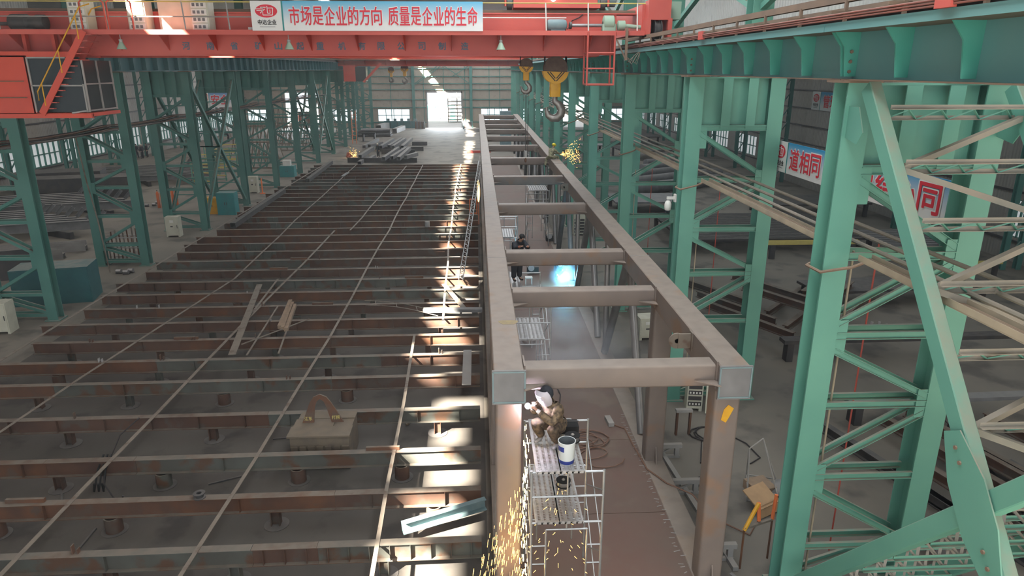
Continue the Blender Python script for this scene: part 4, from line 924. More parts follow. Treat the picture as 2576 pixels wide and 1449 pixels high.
tag(m.build('wire_ladder', M['strip']), 'bent thin wire ladder lying on platform in sunlight edge', 'ladder')
# handled slatted block between two front rows
bx = atz(815, 1130, .25); X0, Y0 = -5.3, 17.28
t = thing('slatted_block', 'dusty slatted steel block with arched handle between platform beams', 'weight', (X0+.85, Y0+.7, 0))
MB().box(X0, X0+1.62, Y0, Y0+1.35, .02, 1.02).build('body', M['block'], t, smooth=False)
m = MB()
for k in range(7): m.box(X0+.02+.235*k, X0+.2+.235*k, Y0-.05, Y0, .02, .72)
m.build('ribs', M['block'], t, smooth=False)
m = MB(); m.box(X0-.06, X0+1.66, Y0-.08, Y0+.5, 1.02, 1.07).box(X0-.02, X0+1.1, Y0+.52, Y0+.95, 1.02, 1.06).box(X0+.05, X0+1.64, Y0+.98, Y0+1.4, 1.02, 1.06); m.build('top_slats', M['block'], t, smooth=False)
hx, hy, hz = X0+.74, Y0+.75, 1.06
outer = [(-.55, 0), (-.30, .62), (-.18, .80), (0, .88), (.18, .80), (.30, .62), (.62, 0)]; inner = [(.28, 0), (.17, .45), (.10, .66), (0, .74), (-.10, .66), (-.17, .45), (-.22, 0)]
for seg in range(6):
    oa, ob, ia, ib = outer[seg], outer[seg+1], inner[6-seg], inner[5-seg]
    if seg == 0: h_ = MB()
    h_.plate([(hx+u, hy, hz+w) for u, w in (oa, ob, ib, ia)], .05, (0, 1, 0))
h_ = h_.build('handle', M['rust2'], t, smooth=False); h_['label'] = 'arched rusty handle'
text('江东', M['palegold'], 'lettering', h_, (hx-.48, hy-.03, hz+.08), (1, 0, 0), (0, 0, 1), .22, .12, .0015); text('打捞', M['palegold'], 'lettering', h_, (hx+.3, hy-.03, hz+.1), (1, 0, 0), (0, 0, 1), .22, .12, .0015)
# small things on and under the platform
t = thing('wire_spool', 'dark round spool standing on third platform beam near bottom', 'spool', (-6.82, by(2, -6.8), ZP))
MB().lathe((-6.82, by(2, -6.8), ZP), [(.05, 0), (.14, 0), (.14, .02), (.1, .03), (.1, .1), (.14, .11), (.14, .13), (.06, .13), (.06, .06)], 20).build('rim', M['dark'], t)
tag(MB().cbox((-.55, 19.9, .08), .3, .22, .16, .5).build('wood_block', M['wood'], smooth=False), 'small wooden block on floor in the sun stripe by truss', 'block')
m = MB(); m.bar((-2.35, 19.6, .06), (-2.0, 20.3, .06), .06, .06); m.bar((-2.2, 20.45, .07), (-1.85, 20.25, .07), .1, .1); tag(m.build('hammer', M['wood'], smooth=False), 'hammer lying on floor below fifth platform beam', 'hammer')
m = MB(); m.path([(-6.6+.25*math.sin(a*.9)+.04*a, 20.2+.2*math.cos(a*.8), .03+.01*(a % 3)) for a in range(16)], .018, 5); tag(m.build('cable_scrap', M['cablek']), 'tangled black cable scrap on floor under front platform beams', 'cable')
m = MB(); m.path([(-10.1, 18.9, ZP+.03), (-10.35, 18.2, .7), (-10.4, 17.6, .3), (-10.2, 16.9, .75), (-9.9, 16.3, .3), (-9.2, 15.6, .06), (-8.7, 14.95, ZP)], .02, 5); tag(m.build('hanging_cable', M['cablek']), 'black cable draped through front left platform beams', 'cable')
m = MB()
for k in range(3): m.path([(-10.1+.1*k, 16.85, ZP+.04), (-10.15+.1*k, 16.55, .6), (-10.2+.12*k, 16.3, .1), (-10.1+.1*k, 16.2, .4)], .025, 5)
tag(m.build('sling', M['black']), 'black rope sling hanging over fourth platform beam', 'sling')
rnd = random.Random(9)
for i in range(7): 
    x, y = rnd.uniform(-12, -1.2), rnd.uniform(13.4, 22.5); a = rnd.uniform(0, 3.1)
    tag(MB().cbox((x, y, .02), rnd.uniform(.4, .9), .05, .04, a).build('scrap_bar', M['dark'], smooth=False), 'dark scrap bar on floor beneath front platform beams', 'scrap', 'scrap bars under the platform')
t = thing('paint_can', 'small pale can standing on platform beam left of sun stripe', 'can', (-3.35, by(17, -3.3), ZP)); MB().lathe((-3.35, by(17, -3.3), ZP), [(.15, 0), (.16, .02), (.16, .36), (.14, .37), (.13, .33)], 16).build('body', M['lgrey'], t)
t = thing('tool_stand', 'small orange-red frame standing on platform beside lattice strut', 'stand', (-.35, 48.65, ZP))
for x in (-.6, -.1): MB().bar((x, 48.65, ZP), (x, 48.65, ZP+1.1), .06, .06).build('post', M['orange'], t)
for z in (.1, 1.1): MB().bar((-.6, 48.65, ZP+z), (-.1, 48.65, ZP+z), .06, .06).build('crossbar', M['orange'], t)
# ================================================================== PEOPLE
def skin_mesh(name, verts, edges, radii, root, mat, parent, sub=2):
    me = bpy.data.meshes.new(name); me.from_pydata([tuple(v) for v in verts], edges, [])
    o = bpy.data.objects.new(name, me); COL.objects.link(o)
    md = o.modifiers.new('s', 'SKIN'); md.use_smooth_shade = True; md.branch_smoothing = .3
    if not me.skin_vertices: 
        me.skin_vertices.new() if hasattr(me.skin_vertices, 'new') else None
    for i, r in enumerate(radii):
        sv = me.skin_vertices[0].data[i]; r = (r, r) if isinstance(r, (int, float)) else r
        sv.radius = r; sv.use_root = (i == root)
    sb = o.modifiers.new('u', 'SUBSURF'); sb.levels = sub; sb.render_levels = sub
    bpy.context.view_layer.update(); dg = bpy.context.evaluated_depsgraph_get()
    m2 = bpy.data.meshes.new_from_object(o.evaluated_get(dg)); bpy.data.objects.remove(o); bpy.data.meshes.remove(me)
    m2.name = name; m2.materials.clear(); m2.materials.append(mat)
    for p in m2.polygons: p.use_smooth = True; p.material_index = 0
    ob = bpy.data.objects.new(name, m2); COL.objects.link(ob)
    if parent is not None: ob.parent = parent
    return ob
def person(label, loc, rz, J, cloth, trousers=None, hat=None, mask=False, gloves='whitefabric', boots='boot', hair=True, bulk=1.18, sc_=1.0):
    """J: joints in metres, x right, y forward, z up from the ground below the feet"""
    t = thing('person', label, 'person', loc); t.rotation_euler = (0, 0, rz)
    J = {k: (V(v) if k in ('face', 'pnr', 'pnl') else V(v)*sc_) for k, v in J.items()}; bk = lambda q: tuple(a*bulk*sc_ for a in q) if isinstance(q, tuple) else q*bulk*sc_
    pel, ch, nk, hd = J['pelvis'], J['chest'], J['neck'], J['head']
    vs, es, rs = [], [], []
    def add(p, r, prev=None):
        vs.append(V(p)); rs.append(r); i = len(vs)-1
        if prev is not None: es.append((prev, i))
        return i
    def hand(iw, w, d, nrm, mirror):
        d = d.normalized(); nrm = (nrm-d*nrm.dot(d)).normalized(); s = d.cross(nrm)*mirror
        p = add(w+d*.045, (.034, .02), iw)
        for k, (o, l) in enumerate(((-.030, .065), (-.010, .078), (.011, .072), (.030, .055))):
            a = add(w+d*.085+s*o, .0105, p); b = add(w+d*(.085+l*.55)+s*o*1.1-nrm*.012, .0095, a); add(w+d*(.085+l*.85)+s*o*1.1-nrm*.036, .008, b)
        a = add(w+d*.04-s*.04-nrm*.01, .012, p); add(w+d*.08-s*.055-nrm*.026, .0095, a)
    # body
    p0 = add(pel, (.135, .11)); p1 = add(lerp(pel, ch, .5), (.125, .10), p0); p2 = add(ch, (.15, .115), p1); p3 = add(nk, .055, p2)
    h0 = add(lerp(nk, hd, .55), .062, p3); h1 = add(hd, (.082, .098), h0); add(hd+(hd-nk).normalized()*.085, (.05, .06), h1)
    fwd = J.get('face', V((0, 1, 0))).normalized()
    n0 = add(hd+fwd*.098-(hd-nk).normalized()*.012, .018, h1)
    arms = {}; legs = {}
    for sd, m in (('r', 1), ('l', -1)):
        s = add(J['sh'+sd], .062, p2); e = add(J['el'+sd], .045, s); w = add(J['wr'+sd], .03, e)
        hand(w, J['wr'+sd], J['wr'+sd]-J['el'+sd], J.get('pn'+sd, V((0, 0, 1))), m)
        h = add(J['hip'+sd], .09, p0); k = add(J['kn'+sd], .06, h); a = add(J['an'+sd], .04, k); add(J['to'+sd], (.04, .03), a)
    skin_mesh('body', vs, es, rs, 0, M['skin'], t, 1)
    # jacket
    g = .022; c = M[cloth]
    V_ = [pel-(ch-pel).normalized()*.06, lerp(pel, ch, .45), ch, lerp(ch, nk, .75)]; E_ = [(0, 1), (1, 2), (2, 3)]; R_ = [(.155, .13), (.15, .125), (.175, .14), .085]
    for sd in 'rl':
        i = len(V_); V_ += [J['sh'+sd], lerp(J['sh'+sd], J['el'+sd], .55), J['el'+sd], lerp(J['el'+sd], J['wr'+sd], .9)]; E_ += [(2, i), (i, i+1), (i+1, i+2), (i+2, i+3)]; R_ += [.085, .072, .065, .048]
    skin_mesh('jacket', V_, E_, [bk(q) for q in R_], 2, c, t)
    V_ = [pel+(ch-pel).normalized()*.06, pel-(ch-pel).normalized()*.02]; E_ = [(0, 1)]; R_ = [(.145, .12), (.15, .125)]
    for sd in 'rl':
        i = len(V_); V_ += [J['hip'+sd], lerp(J['hip'+sd], J['kn'+sd], .6), J['kn'+sd], lerp(J['kn'+sd], J['an'+sd], .5), lerp(J['kn'+sd], J['an'+sd], .97)]; E_ += [(1, i), (i, i+1), (i+1, i+2), (i+2, i+3), (i+3, i+4)]; R_ += [.11, .095, .082, .072, .062]
    skin_mesh('trousers', V_, E_, [bk(q) for q in R_], 1, M[trousers or cloth], t)
    ax = (ch-pel).normalized(); qq = ax.to_track_quat('Z', 'Y').to_matrix(); MB().lathe(tuple(pel+ax*.03), [(.148*bulk*sc_, -.045), (.16*bulk*sc_, -.04), (.162*bulk*sc_, .0), (.15*bulk*sc_, .02)], 20, tuple(ax), cap=False).build('jacket_hem', c, None).parent = t
    MB().lathe(tuple(lerp(ch, nk, .72)), [(.09*bulk*sc_, 0), (.085*bulk*sc_, .06), (.075*bulk*sc_, .06), (.078*bulk*sc_, 0)], 16, tuple((nk-ch).normalized()), cap=False).build('collar', c, None).parent = t
    for sd in 'rl':
        a, to = J['an'+sd], J['to'+sd]; d = (to-a); d.z = 0; d = d.normalized()
        skin_mesh('boot', [a+V((0, 0, .03)), a-V((0, 0, .03)), a-V((0, 0, .035))+d*.09, to+d*.02], [(0, 1), (1, 2), (2, 3)], [.055, (.05, .05), (.05, .04), (.042, .034)], 1, M[boots], t, 1)
        if gloves:
            w = J['wr'+sd]; d = (w-J['el'+sd]).normalized(); skin_mesh('glove_cuff', [w-d*.09, w-d*.01, w+d*.02], [(0, 1), (1, 2)], [.052, .042, .036], 0, M[gloves], t, 1)
    up = (hd-nk).normalized()
    if mask:
        q = up.to_track_quat('Z', 'Y'); MB().ball(hd+up*.01-fwd*.03, .13, .14, .15, 14, 8, q.to_matrix()).build('hood', M['navy'], None).parent = t
    elif hair and not hat:
        q = up.to_track_quat('Z', 'Y'); MB().ball(hd+up*.03-fwd*.025, .098, .105, .085, 14, 8, q.to_matrix()).build('hair', M['black'], None).parent = t
    if hat:
        q = up.to_track_quat('Z', 'Y').to_matrix(); m = MB()
        m.ball(hd+up*.045, .125, .14, .105, 16, 8, q); ob = m.build('hard_hat', M[hat], None); ob.parent = t
        rt_ = up.cross(fwd); ob2 = MB().plate([hd+up*.03+fwd*.10+rt_*.11, hd+up*.03+fwd*.19+rt_*.05, hd+up*.03+fwd*.19-rt_*.05, hd+up*.03+fwd*.10-rt_*.11], .012, up).build('hat_brim', M[hat], None); ob2.parent = ob
    if mask:
        rt_ = up.cross(fwd); m = MB(); rows = []
        for z, w in ((.17, .11), (.10, .145), (0, .155), (-.10, .145), (-.20, .10)):
            rows.append([hd+up*z+fwd*(.06+.12*math.cos(a)*(.45 if z == .17 else .75 if z == -.20 else 1))+rt_*w*math.sin(a)*1.1 for a in [x*.392 for x in range(-4, 5)]])
        vs_ = [p for r in rows for p in r]; fs_ = [(i*9+k, i*9+k+1, i*9+k+10, i*9+k+9) for i in range(4) for k in range(8)]
        m.add(vs_, fs_); inn = [p-fwd*.012 for p in vs_]; m.add(inn, [f[::-1] for f in fs_])
        ob = m.build('welding_mask', M['mask'], None); ob.parent = t
        f2 = MB().plate([hd+fwd*.178+up*a+rt_*b for a, b in ((.05, .05), (.05, -.05), (.0, -.05), (0, .05))], .012, fwd).build('mask_lens', M['dark'], None); f2.parent = ob
    else:
        rt_ = up.cross(fwd); m = MB()
        for s in (-1, 1): m.ball(hd+fwd*.088+rt_*s*.032+up*.012, .011, .011, .008, 8, 5)
        m.build('eyes', M['black'], None).parent = t
        m = MB(); m.bar(hd+fwd*.094-up*.048-rt_*.022, hd+fwd*.094-up*.048+rt_*.022, .008, .01, fwd); m.build('mouth', M['rust2'], None).parent = t
        m = MB()
        for s in (-1, 1): m.ball(hd+rt_*s*.085-fwd*.005, .014, .022, .03, 8, 6)
        m.build('ears', M['skin'], None).parent = t
    return t
STAND = dict(pelvis=(0, 0, .95), chest=(0, .02, 1.30), neck=(0, .03, 1.5), head=(0, .06, 1.66), shr=(.2, .02, 1.42), shl=(-.2, .02, 1.42), elr=(.26, .02, 1.13), ell=(-.26, .02, 1.13), wrr=(.26, .14, .9), wrl=(-.26, .14, .9),
             hipr=(.1, 0, .9), hipl=(-.1, 0, .9), knr=(.11, .04, .5), knl=(-.11, .03, .5), anr=(.12, 0, .09), anl=(-.12, 0, .09), tor=(.14, .16, .04), tol=(-.14, .16, .04))
# crouching welder on the scaffold, facing the left chord (forward = -X)
sq = dict(pelvis=(0, -.12, .30), chest=(0, .04, .66), neck=(0, .13, .86), head=(.0, .21, 1.02), face=(.0, 1, -.28), shr=(.19, .05, .78), shl=(-.19, .08, .78), elr=(.27, .20, .58), ell=(-.23, .30, .56), wrr=(.17, .33, .82), wrl=(.05, .38, .76),
          pnr=(0, 0, 1), pnl=(0, 0, 1), hipr=(.11, -.1, .28), hipl=(-.11, -.1, .28), knr=(.17, .30, .46), knl=(-.20, .30, .44), anr=(.15, .10, .10), anl=(-.19, .08, .10), tor=(.17, .27, .04), tol=(-.21, .25, .04))
PW = person('person in brown camouflage crouching on scaffold plank behind a welding mask', (1.34, 11.72, 3.9), math.radians(138), sq, 'camo', trousers='camod', mask=True, gloves='whitefabric', boots='greyshoe', bulk=1.3, sc_=1.06)
# standing dark worker, bent forward over the third cross beam
bend = dict(STAND, pelvis=(0, 0, .93), chest=(0, .14, 1.25), neck=(0, .24, 1.42), head=(0, .33, 1.55), face=(.3, 1, -.5), shr=(.19, .16, 1.34), shl=(-.19, .16, 1.34), elr=(.27, .34, 1.2), ell=(-.2, .38, 1.18), wrr=(.25, .58, 1.33), wrl=(-.05, .6, 1.3))
p = person('person in black work clothes standing on scaffold behind cross beam raising orange glove', (1.25, 22.35, 3.9), math.radians(-150), bend, 'navy', gloves='orangecloth', bulk=1.35)
# kneeling blue-arc welder on the deck
kn = dict(sq, wrr=(.16, .5, .34), wrl=(-.08, .52, .36), elr=(.27, .3, .48), ell=(-.24, .3, .48), head=(0, .3, .92), neck=(0, .18, .80), chest=(0, .04, .62))
person('person crouching on deck plates behind the bright blue welding arc', (4.05, 33.7, .5), math.radians(185), kn, 'navy', mask=True)
# grinder sitting astride the right chord
sit = dict(pelvis=(0, 0, .12), chest=(.02, .12, .45), neck=(.04, .18, .63), head=(.05, .25, .78), face=(.2, 1, -.5), shr=(.21, .1, .56), shl=(-.17, .12, .56), elr=(.32, .26, .36), ell=(-.18, .34, .32), wrr=(.34, .48, .3), wrl=(.12, .5, .28),
           hipr=(.12, .02, .1), hipl=(-.12, .02, .1), knr=(.26, .4, .12), knl=(-.36, .1, -.02), anr=(.3, .38, -.3), anl=(-.38, -.02, -.45), tor=(.32, .54, -.36), tol=(-.4, .14, -.5))
person('person in green camouflage and yellow hard hat sitting on right chord grinding', (4.42, 42.2, ZT+.02), math.radians(-40), sit, 'camog', hat='hard', gloves='greyshoe')
m = MB(); m.tube((4.75, 42.55, ZT+.30), (4.98, 42.65, ZT+.26), .035, 8); m.lathe((5.0, 42.65, ZT+.24), [(.02, 0), (.07, 0), (.07, .02), (.02, .02)], 14, (.3, 0, 1)); tag(m.build('angle_grinder', M['dark']), 'angle grinder held by sitting person on right chord', 'grinder')
# workers by the far tube pile and in the left bay
P0 = atz(952, 396, .0); person('person in dark clothes standing among the dark square tubes', (P0.x, P0.y, 0), 2.6, STAND, 'navy', hat='hardw', gloves=None)
P0 = atz(884, 402, 0); person('person in orange-brown clothes crouching over bright sparks beyond platform', (P0.x-.5, P0.y+.6, 0), -.8, kn, 'orangecloth', hat='hard', gloves=None)
for i, (px, py, w) in enumerate(((346, 398, 'left'), (360, 399, 'middle'), (372, 396, 'right'))):
    P0 = atz(px, py, 0); person('person in dark clothes in left bay, %s one of three standing together' % w, (P0.x, P0.y, 0), 1.2*i, STAND, 'navy', hat='hardw' if i == 1 else None, gloves=None)
P0 = atz(576, 358, 0); person('person in dark clothes bending alone by yellow racks in left bay', (P0.x, P0.y, 0), 1.4, bend, 'navy', gloves=None)
# ================================================================== THINGS ON THE TRUSS SCAFFOLD
def bucket(x, y, z, s=1.0):
    t = thing('paint_bucket', 'white and blue paint bucket beside crouching welder on scaffold plank', 'bucket', (x, y, z))
    MB().lathe((x, y, z), [(.13*s, 0), (.135*s, .01), (.155*s, .42*s), (.163*s, .425*s), (.163*s, .44*s), (.148*s, .44*s), (.13*s, .03)], 32, cap=False).build('pail', M['bucket'], t)
    MB().lathe((x, y, z), [(.1365*s, .015), (.1415*s, .085*s)], 32).build('blue_band', M['blue'], t); 
    m = MB(); vs = []; n = 12
    for k in range(n+1):
        a = math.radians(150+95*k/n)
        for h in (.27, .37): r = (.1345+.0205*h/.42+.0025)*s; vs.append((x+r*math.cos(a), y+r*math.sin(a), z+h*s))
    m.add(vs, [(2*k, 2*k+2, 2*k+3, 2*k+1) for k in range(n)]); m.build('blue_print_patch', M['blue'], t)
    MB().lathe((x, y, z), [(.001, .12*s), (.132*s, .122*s), (.1475*s, .438*s)], 32, cap=False).build('inside', M['bucketin'], t)
    m = MB(); m.path([(x+.16*s*math.cos(a), y-.02+.02*math.sin(a), z+.40*s-.12*abs(math.sin(a))) for a in [3.14*k/10 for k in range(11)]], .004, 5)
    return t
bucket(1.53, 11.0, 3.895)
def spool(x, y, z, label):
    t = thing('welding_wire_spool', label, 'spool', (x, y, z), 'welding wire spools')
    MB().lathe((x, y, z), [(.03, 0), (.145, 0), (.145, .012), (.03, .012)], 24).lathe((x, y, z+.11), [(.03, 0), (.145, 0), (.145, .012), (.05, .012)], 24).build('flange', M['black'], t)
    MB().lathe((x, y, z+.012), [(.125, 0), (.13, .01), (.13, .085), (.125, .098)], 24).build('wire_coil', M['pipe'], t)
    MB().lathe((x, y, z+.1), [(.035, 0), (.035, .03), (.015, .05)], 12).build('hub', M['lgrey'], t)
spool(1.74, 11.75, 3.9, 'silver welding wire spool on upper plank behind paint bucket')
spool(1.60, 11.85, 2.85, 'silver welding wire spool on lower scaffold plank')
t = thing('wire_feeder', 'black wire feeder box on plank behind the paint bucket', 'feeder', (1.66, 12.15, 3.9)); MB().box(1.45, 1.9, 12.0, 12.3, 3.9, 4.05).build('case', M['black'], t); MB().tube((1.45, 12.1, 4.12), (1.9, 12.1, 4.12), .015, 6).build('handle', M['dark'], t)
m = MB(); m.path([(1.45, 12.05, 4.0), (1.3, 11.8, 4.2), (1.15, 11.6, 4.55), (.98, 11.5, 4.7)], .014, 6); tag(m.build('torch_cable', M['cablek']), 'black torch cable from wire feeder to the crouching welder', 'cable')
t = thing('welding_torch', 'welding torch pointed at left chord by crouching welder', 'torch', (.95, 11.5, 4.72)); MB().tube((.99, 11.5, 4.68), (.88, 11.5, 4.78), .013, 8, .009).build('nozzle', M['dark'], t)
MB().ball((.86, 11.54, 4.76), .055, n=10, m=6).build('arc', M['arcw'], t)
def lamp(loc, e, col, r=.06, parent=None):
    l = bpy.data.lights.new('arc_light', 'POINT'); l.energy = e; l.color = col; l.shadow_soft_size = r; o = bpy.data.objects.new('arc_light', l); COL.objects.link(o); o.location = loc
lamp((.95, 11.57, 4.74), 105, (.90, .82, 1.0), .05)
# blue arc on the deck
t = thing('welding_torch', 'torch of the blue arc near foot of right truss pipe', 'torch', (4.15, 32.6, .62)); MB().tube((4.1, 32.95, .85), (4.15, 32.62, .72), .02, 8).build('nozzle', M['dark'], t); MB().ball((4.17, 32.55, .95), .15, n=12, m=8).build('arc', M['arcb'], t)
lamp((4.17, 32.3, 1.05), 300, (.16, .62, 1.0), .12)
# deck clutter inside the truss
def coil(nm, label, cat, pts, r, mt): return tag(MB().path(pts, r, 5).build(nm, M[mt]), label, cat)
rr = random.Random(2)
cc = []
for k in range(90):
    a = k*.42; R = .42+.12*math.sin(k*.31); cc.append((2.95+.35*math.sin(k*.09)+R*math.cos(a)*1.25, 17.2+.6*math.sin(k*.05)+R*math.sin(a), .52+.012*(k % 5)))
coil('cable_coil', 'loose brown cable coil on red deck plates right of scaffold', 'cable', cc, .016, 'cable')
coil('welding_lead', 'pair of pinkish leads running over the deck right edge', 'cable', [(3.9, 18.5, .52), (4.25, 18.2, .52), (4.3, 17.2, .52), (4.4, 16.0, .52), (4.75, 15.3, .53), (5.3, 14.9, .45), (5.7, 14.4, .1), (6.4, 13.8, .03), (7.0, 14.6, .03)], .022, 'cable')
coil('welding_lead', 'thin dark lead hanging along the deck centre behind cross beam', 'cable', [(2.6, 24.5, .52), (2.55, 23, .53), (2.85, 22, .52), (2.5, 21.5, .52), (2.6, 20.5, .53), (2.45, 19.6, .52), (2.6, 18.6, .52)], .018, 'cablek')
tag(MB().cbox((3.86, 18.6, .56), .17, .5, .12, .08).build('tube_offcut', M['lgrey']), 'short square tube offcut lying on deck beside cable', 'offcut')
def feeder(x, y, label):
    t = thing('wire_feeder', label, 'feeder', (x, y, .5)); MB().box(x-.3, x+.3, y-.2, y+.2, .5, .85).build('case', M['dark'], t); MB().lathe((x-.1, y-.25, .82), [(.02, 0), (.16, 0), (.16, .1), (.02, .1)], 16, (0, -1, .3)).build('spool', M['pipe'], t); MB().path([(x-.25, y, .85), (x-.2, y, 1.0), (x+.2, y, 1.0), (x+.25, y, .85)], .02, 6).build('handle', M['lgrey'], t)
p = atz(1340, 686, .5); feeder(p.x, p.y, 'grey wire feeder on truss deck left of blue arc')
p = atz(1385, 605, .5); feeder(p.x, p.y, 'grey wire feeder on truss deck below the far scaffold')
p = atz(1330, 716, .5); t = thing('stool', 'small white stool on truss deck near standing dark worker', 'stool', (p.x, p.y, .5)); MB().box(p.x-.18, p.x+.18, p.y-.15, p.y+.15, .85, .9).build('seat', M['white'], t); [MB().box(p.x+a-.02, p.x+a+.02, p.y+b-.02, p.y+b+.02, .5, .85).build('leg', M['white'], t) for a in (-.15, .15) for b in (-.12, .12)]
p = atz(1330, 865, .5); tag(MB().ball((p.x, p.y, .7), .3, .4, .2, 14, 8).build('canvas_bag', M['rust2']), 'rust coloured canvas bundle on deck below second scaffold', 'bag')
t = thing('chain_hoist', 'small lever chain hoist hanging from the small yellow hook block', 'hoist', (1.98, 28.8, 7.2))
MB().tube((1.98, 28.8, 9.86), (1.98, 28.8, 7.5), .018, 5).tube((2.06, 28.8, 9.2), (2.06, 28.8, 7.5), .012, 5).build('chain', M['dark'], t); MB().ball((1.98, 28.8, 9.8), .06, .06, .1, 10, 6).build('top_hook', M['lgrey'], t); MB().box(1.93, 2.03, 28.72, 28.88, 7.25, 7.5).tube((2.0, 28.8, 7.4), (2.14, 28.8, 7.3), .015, 6).build('lever_body', M['lgrey'], t); MB().ball((1.98, 28.8, 7.12), .05, .05, .1, 10, 6).build('lower_hook', M['rust2'], t)
# ================================================================== RIGHT AISLE BETWEEN TRUSS AND COLUMNS
def cabinet(label, x, y, rz, w, d, h, mt='cream', door=True, open_=False):
    t = thing('power_cabinet', label, 'cabinet', (x, y, 0)); t.rotation_euler = (0, 0, rz)
    def B(mb, n, m_, par): o = mb.build(n, M[m_], None); o.parent = par; return o
    b = B(MB().box(-w/2, w/2, -d/2, d/2, .1, h), 'body', mt, t)
    B(MB().box(-w/2, -w/2+.1, -d/2, d/2, 0, .1).box(w/2-.1, w/2, -d/2, d/2, 0, .1), 'feet', mt, t)
    if door: 
        dd = B(MB().box(-w/2+.04, w/2-.04, -d/2-.02, -d/2, .16, h-.05), 'door', mt, t); B(MB().box(-.12, .12, -d/2-.03, -d/2-.02, h*.72, h*.85), 'notice', 'white', dd); B(MB().box(-.1, .05, -d/2-.03, -d/2-.02, h*.5, h*.56), 'nameplate', 'dark', dd); B(MB().box(w/2-.12, w/2-.09, -d/2-.04, -d/2-.02, h*.45, h*.6), 'handle', 'dark', dd)
    if open_:
        m = MB()
        for k in range(5): m.box(-w/2+.04, w/2-.04, -d/2-.015, -d/2, .2+k*.2, .34+k*.2)
        o = B(m, 'terminals', 'dark', t); m = MB()
        for k in range(12): m.box(-w/2+.07+.1*(k % 4), -w/2+.12+.1*(k % 4), -d/2-.03, -d/2-.015, .24+.4*(k//4), .3+.4*(k//4))
        B(m, 'breakers', 'white', o)
    return t
cabinet('open cream cabinet with wiring on floor behind front right truss post', 7.0, 20.4, -.15, .5, .5, 1.35, door=False, open_=True)
t = thing('cabinet_panel', 'cream panel with white label leaning beside the open cabinet', 'panel', (7.5, 20.1, 0)); MB().plate([(7.25, 19.9, .05), (7.75, 20.0, .0), (7.78, 20.25, 1.35), (7.3, 20.15, 1.4)], .04, (0, -1, .2)).build('sheet', M['cream'], t); MB().plate([(7.38, 19.92, .25), (7.62, 19.97, .25), (7.63, 20.02, .42), (7.39, 19.97, .42)], .01, (0, -1, .2)).build('sticker', M['white'], t)
p = atz(1455, 590, 0); cabinet('cream wired switch cabinet by fourth right column beyond truss', p.x, p.y, 0, .75, .6, 2.0, door=False, open_=True)
p = atz(1478, 588, 0); cabinet('plain cream cabinet right of the wired switch cabinet', p.x+.15, p.y, 0, .6, .6, 2.0)
p = atz(1622, 848, 0); cabinet('small cream ventilated machine on floor by second right column', p.x, p.y, .1, .7, .7, .95)
coil('cable_coil', 'black cables on floor below the open cream cabinet', 'cable', [(7.0+.5*math.cos(k*.5)*(1+.3*math.sin(k*.2)), 18.6+.45*math.sin(k*.5), .03+.01*(k % 3)) for k in range(40)], .022, 'cablek')
coil('cable', 'dark cable looping over the bare floor right of truss', 'cable', [(6.2, 17.0, .03), (6.6, 18.2, .03), (7.4, 18.8, .03), (7.9, 18.0, .03), (8.0, 17.2, .03), (7.6, 16.9, .03)], .02, 'cablek')
coil('cable', 'black cable heap behind middle of front right truss post', 'cable', [(6.1+.35*math.cos(k*.6), 16.0+.3*math.sin(k*.6), .03+.012*(k % 4)) for k in range(30)], .02, 'cablek')
t = thing('cardboard_box', 'flattened brown cardboard box on floor beside wire cart', 'box', (7.05, 14.9, 0)); q = t
m = MB(); m.cbox((7.05, 14.85, .38), .75, .62, .03, .5, .45); m.cbox((7.2, 14.62, .17), .74, .3, .03, .5, 1.2); m.build('flaps', M['carton'], t); MB().cbox((6.93, 14.62, .29), .2, .16, .012, .5, .45).build('shipping_label', M['white'], t)
t = thing('wire_cart', 'pale wire frame trolley full of rubbish beside cardboard box', 'cart', (7.35, 15.5, 0)); m = MB(); a0 = [(6.85, 15.2, .3), (7.55, 15.0, .3), (7.8, 15.7, .3), (7.1, 15.95, .3)]
m.path(a0, .02, 6, True); m.path([(x, y, .02) for x, y, z in a0], .02, 6, True); [m.tube((x, y, 0), (x, y, .3), .02, 6) for x, y, z in a0]
m.tube(a0[0], (6.9, 15.5, 1.35), .018, 6); m.tube(a0[3], (6.9, 15.5, 1.35), .018, 6); m.tube((6.9, 15.5, 1.35), (7.35, 15.75, 1.5), .018, 6); m.tube(a0[1], (7.35, 15.75, 1.5), .018, 6); m.tube(a0[2], (7.35, 15.75, 1.5), .018, 6); m.build('frame', M['lgrey'], t); MB().cbox((7.3, 15.5, .2), .6, .6, .25, .25).build('rubbish', M['wood'], t)
tag(MB().ball((8.0, 15.4, .18), .55, .4, .2, 16, 8).build('grey_sheet', M['grey']), 'crumpled grey sheet on floor right of wire cart', 'sheet')
t = thing('yellow_stand', 'yellow and orange tall bar stand right of front truss post', 'stand', (6.1, 12.8, 0))
MB().tube((5.75, 12.7, 1.0), (6.1, 12.9, 1.55), .045, 8).build('arm', M['yellow'], t); MB().tube((6.1, 12.9, 1.55), (6.15, 12.9, 1.1), .045, 8).build('arm_end', M['orange'], t); MB().tube((6.5, 13.0, 1.05), (6.55, 13.05, 1.65), .04, 8).build('upright', M['orange'], t)
MB().bar((5.75, 12.7, 1.05), (6.5, 13.0, 1.05), .06, .05).build('crossbar', M['strip'], t)
for x, y in ((6.5, 13.0), (5.75, 12.7)): MB().tube((x, y, 0), (x, y, 1.05), .025, 6).build('leg', M['rust2'], t)
tag(MB().cbox((6.35, 16.4, .18), .3, .3, .36, .3).build('red_can', M['rust2']), 'dull red can on floor behind front right truss post', 'can')
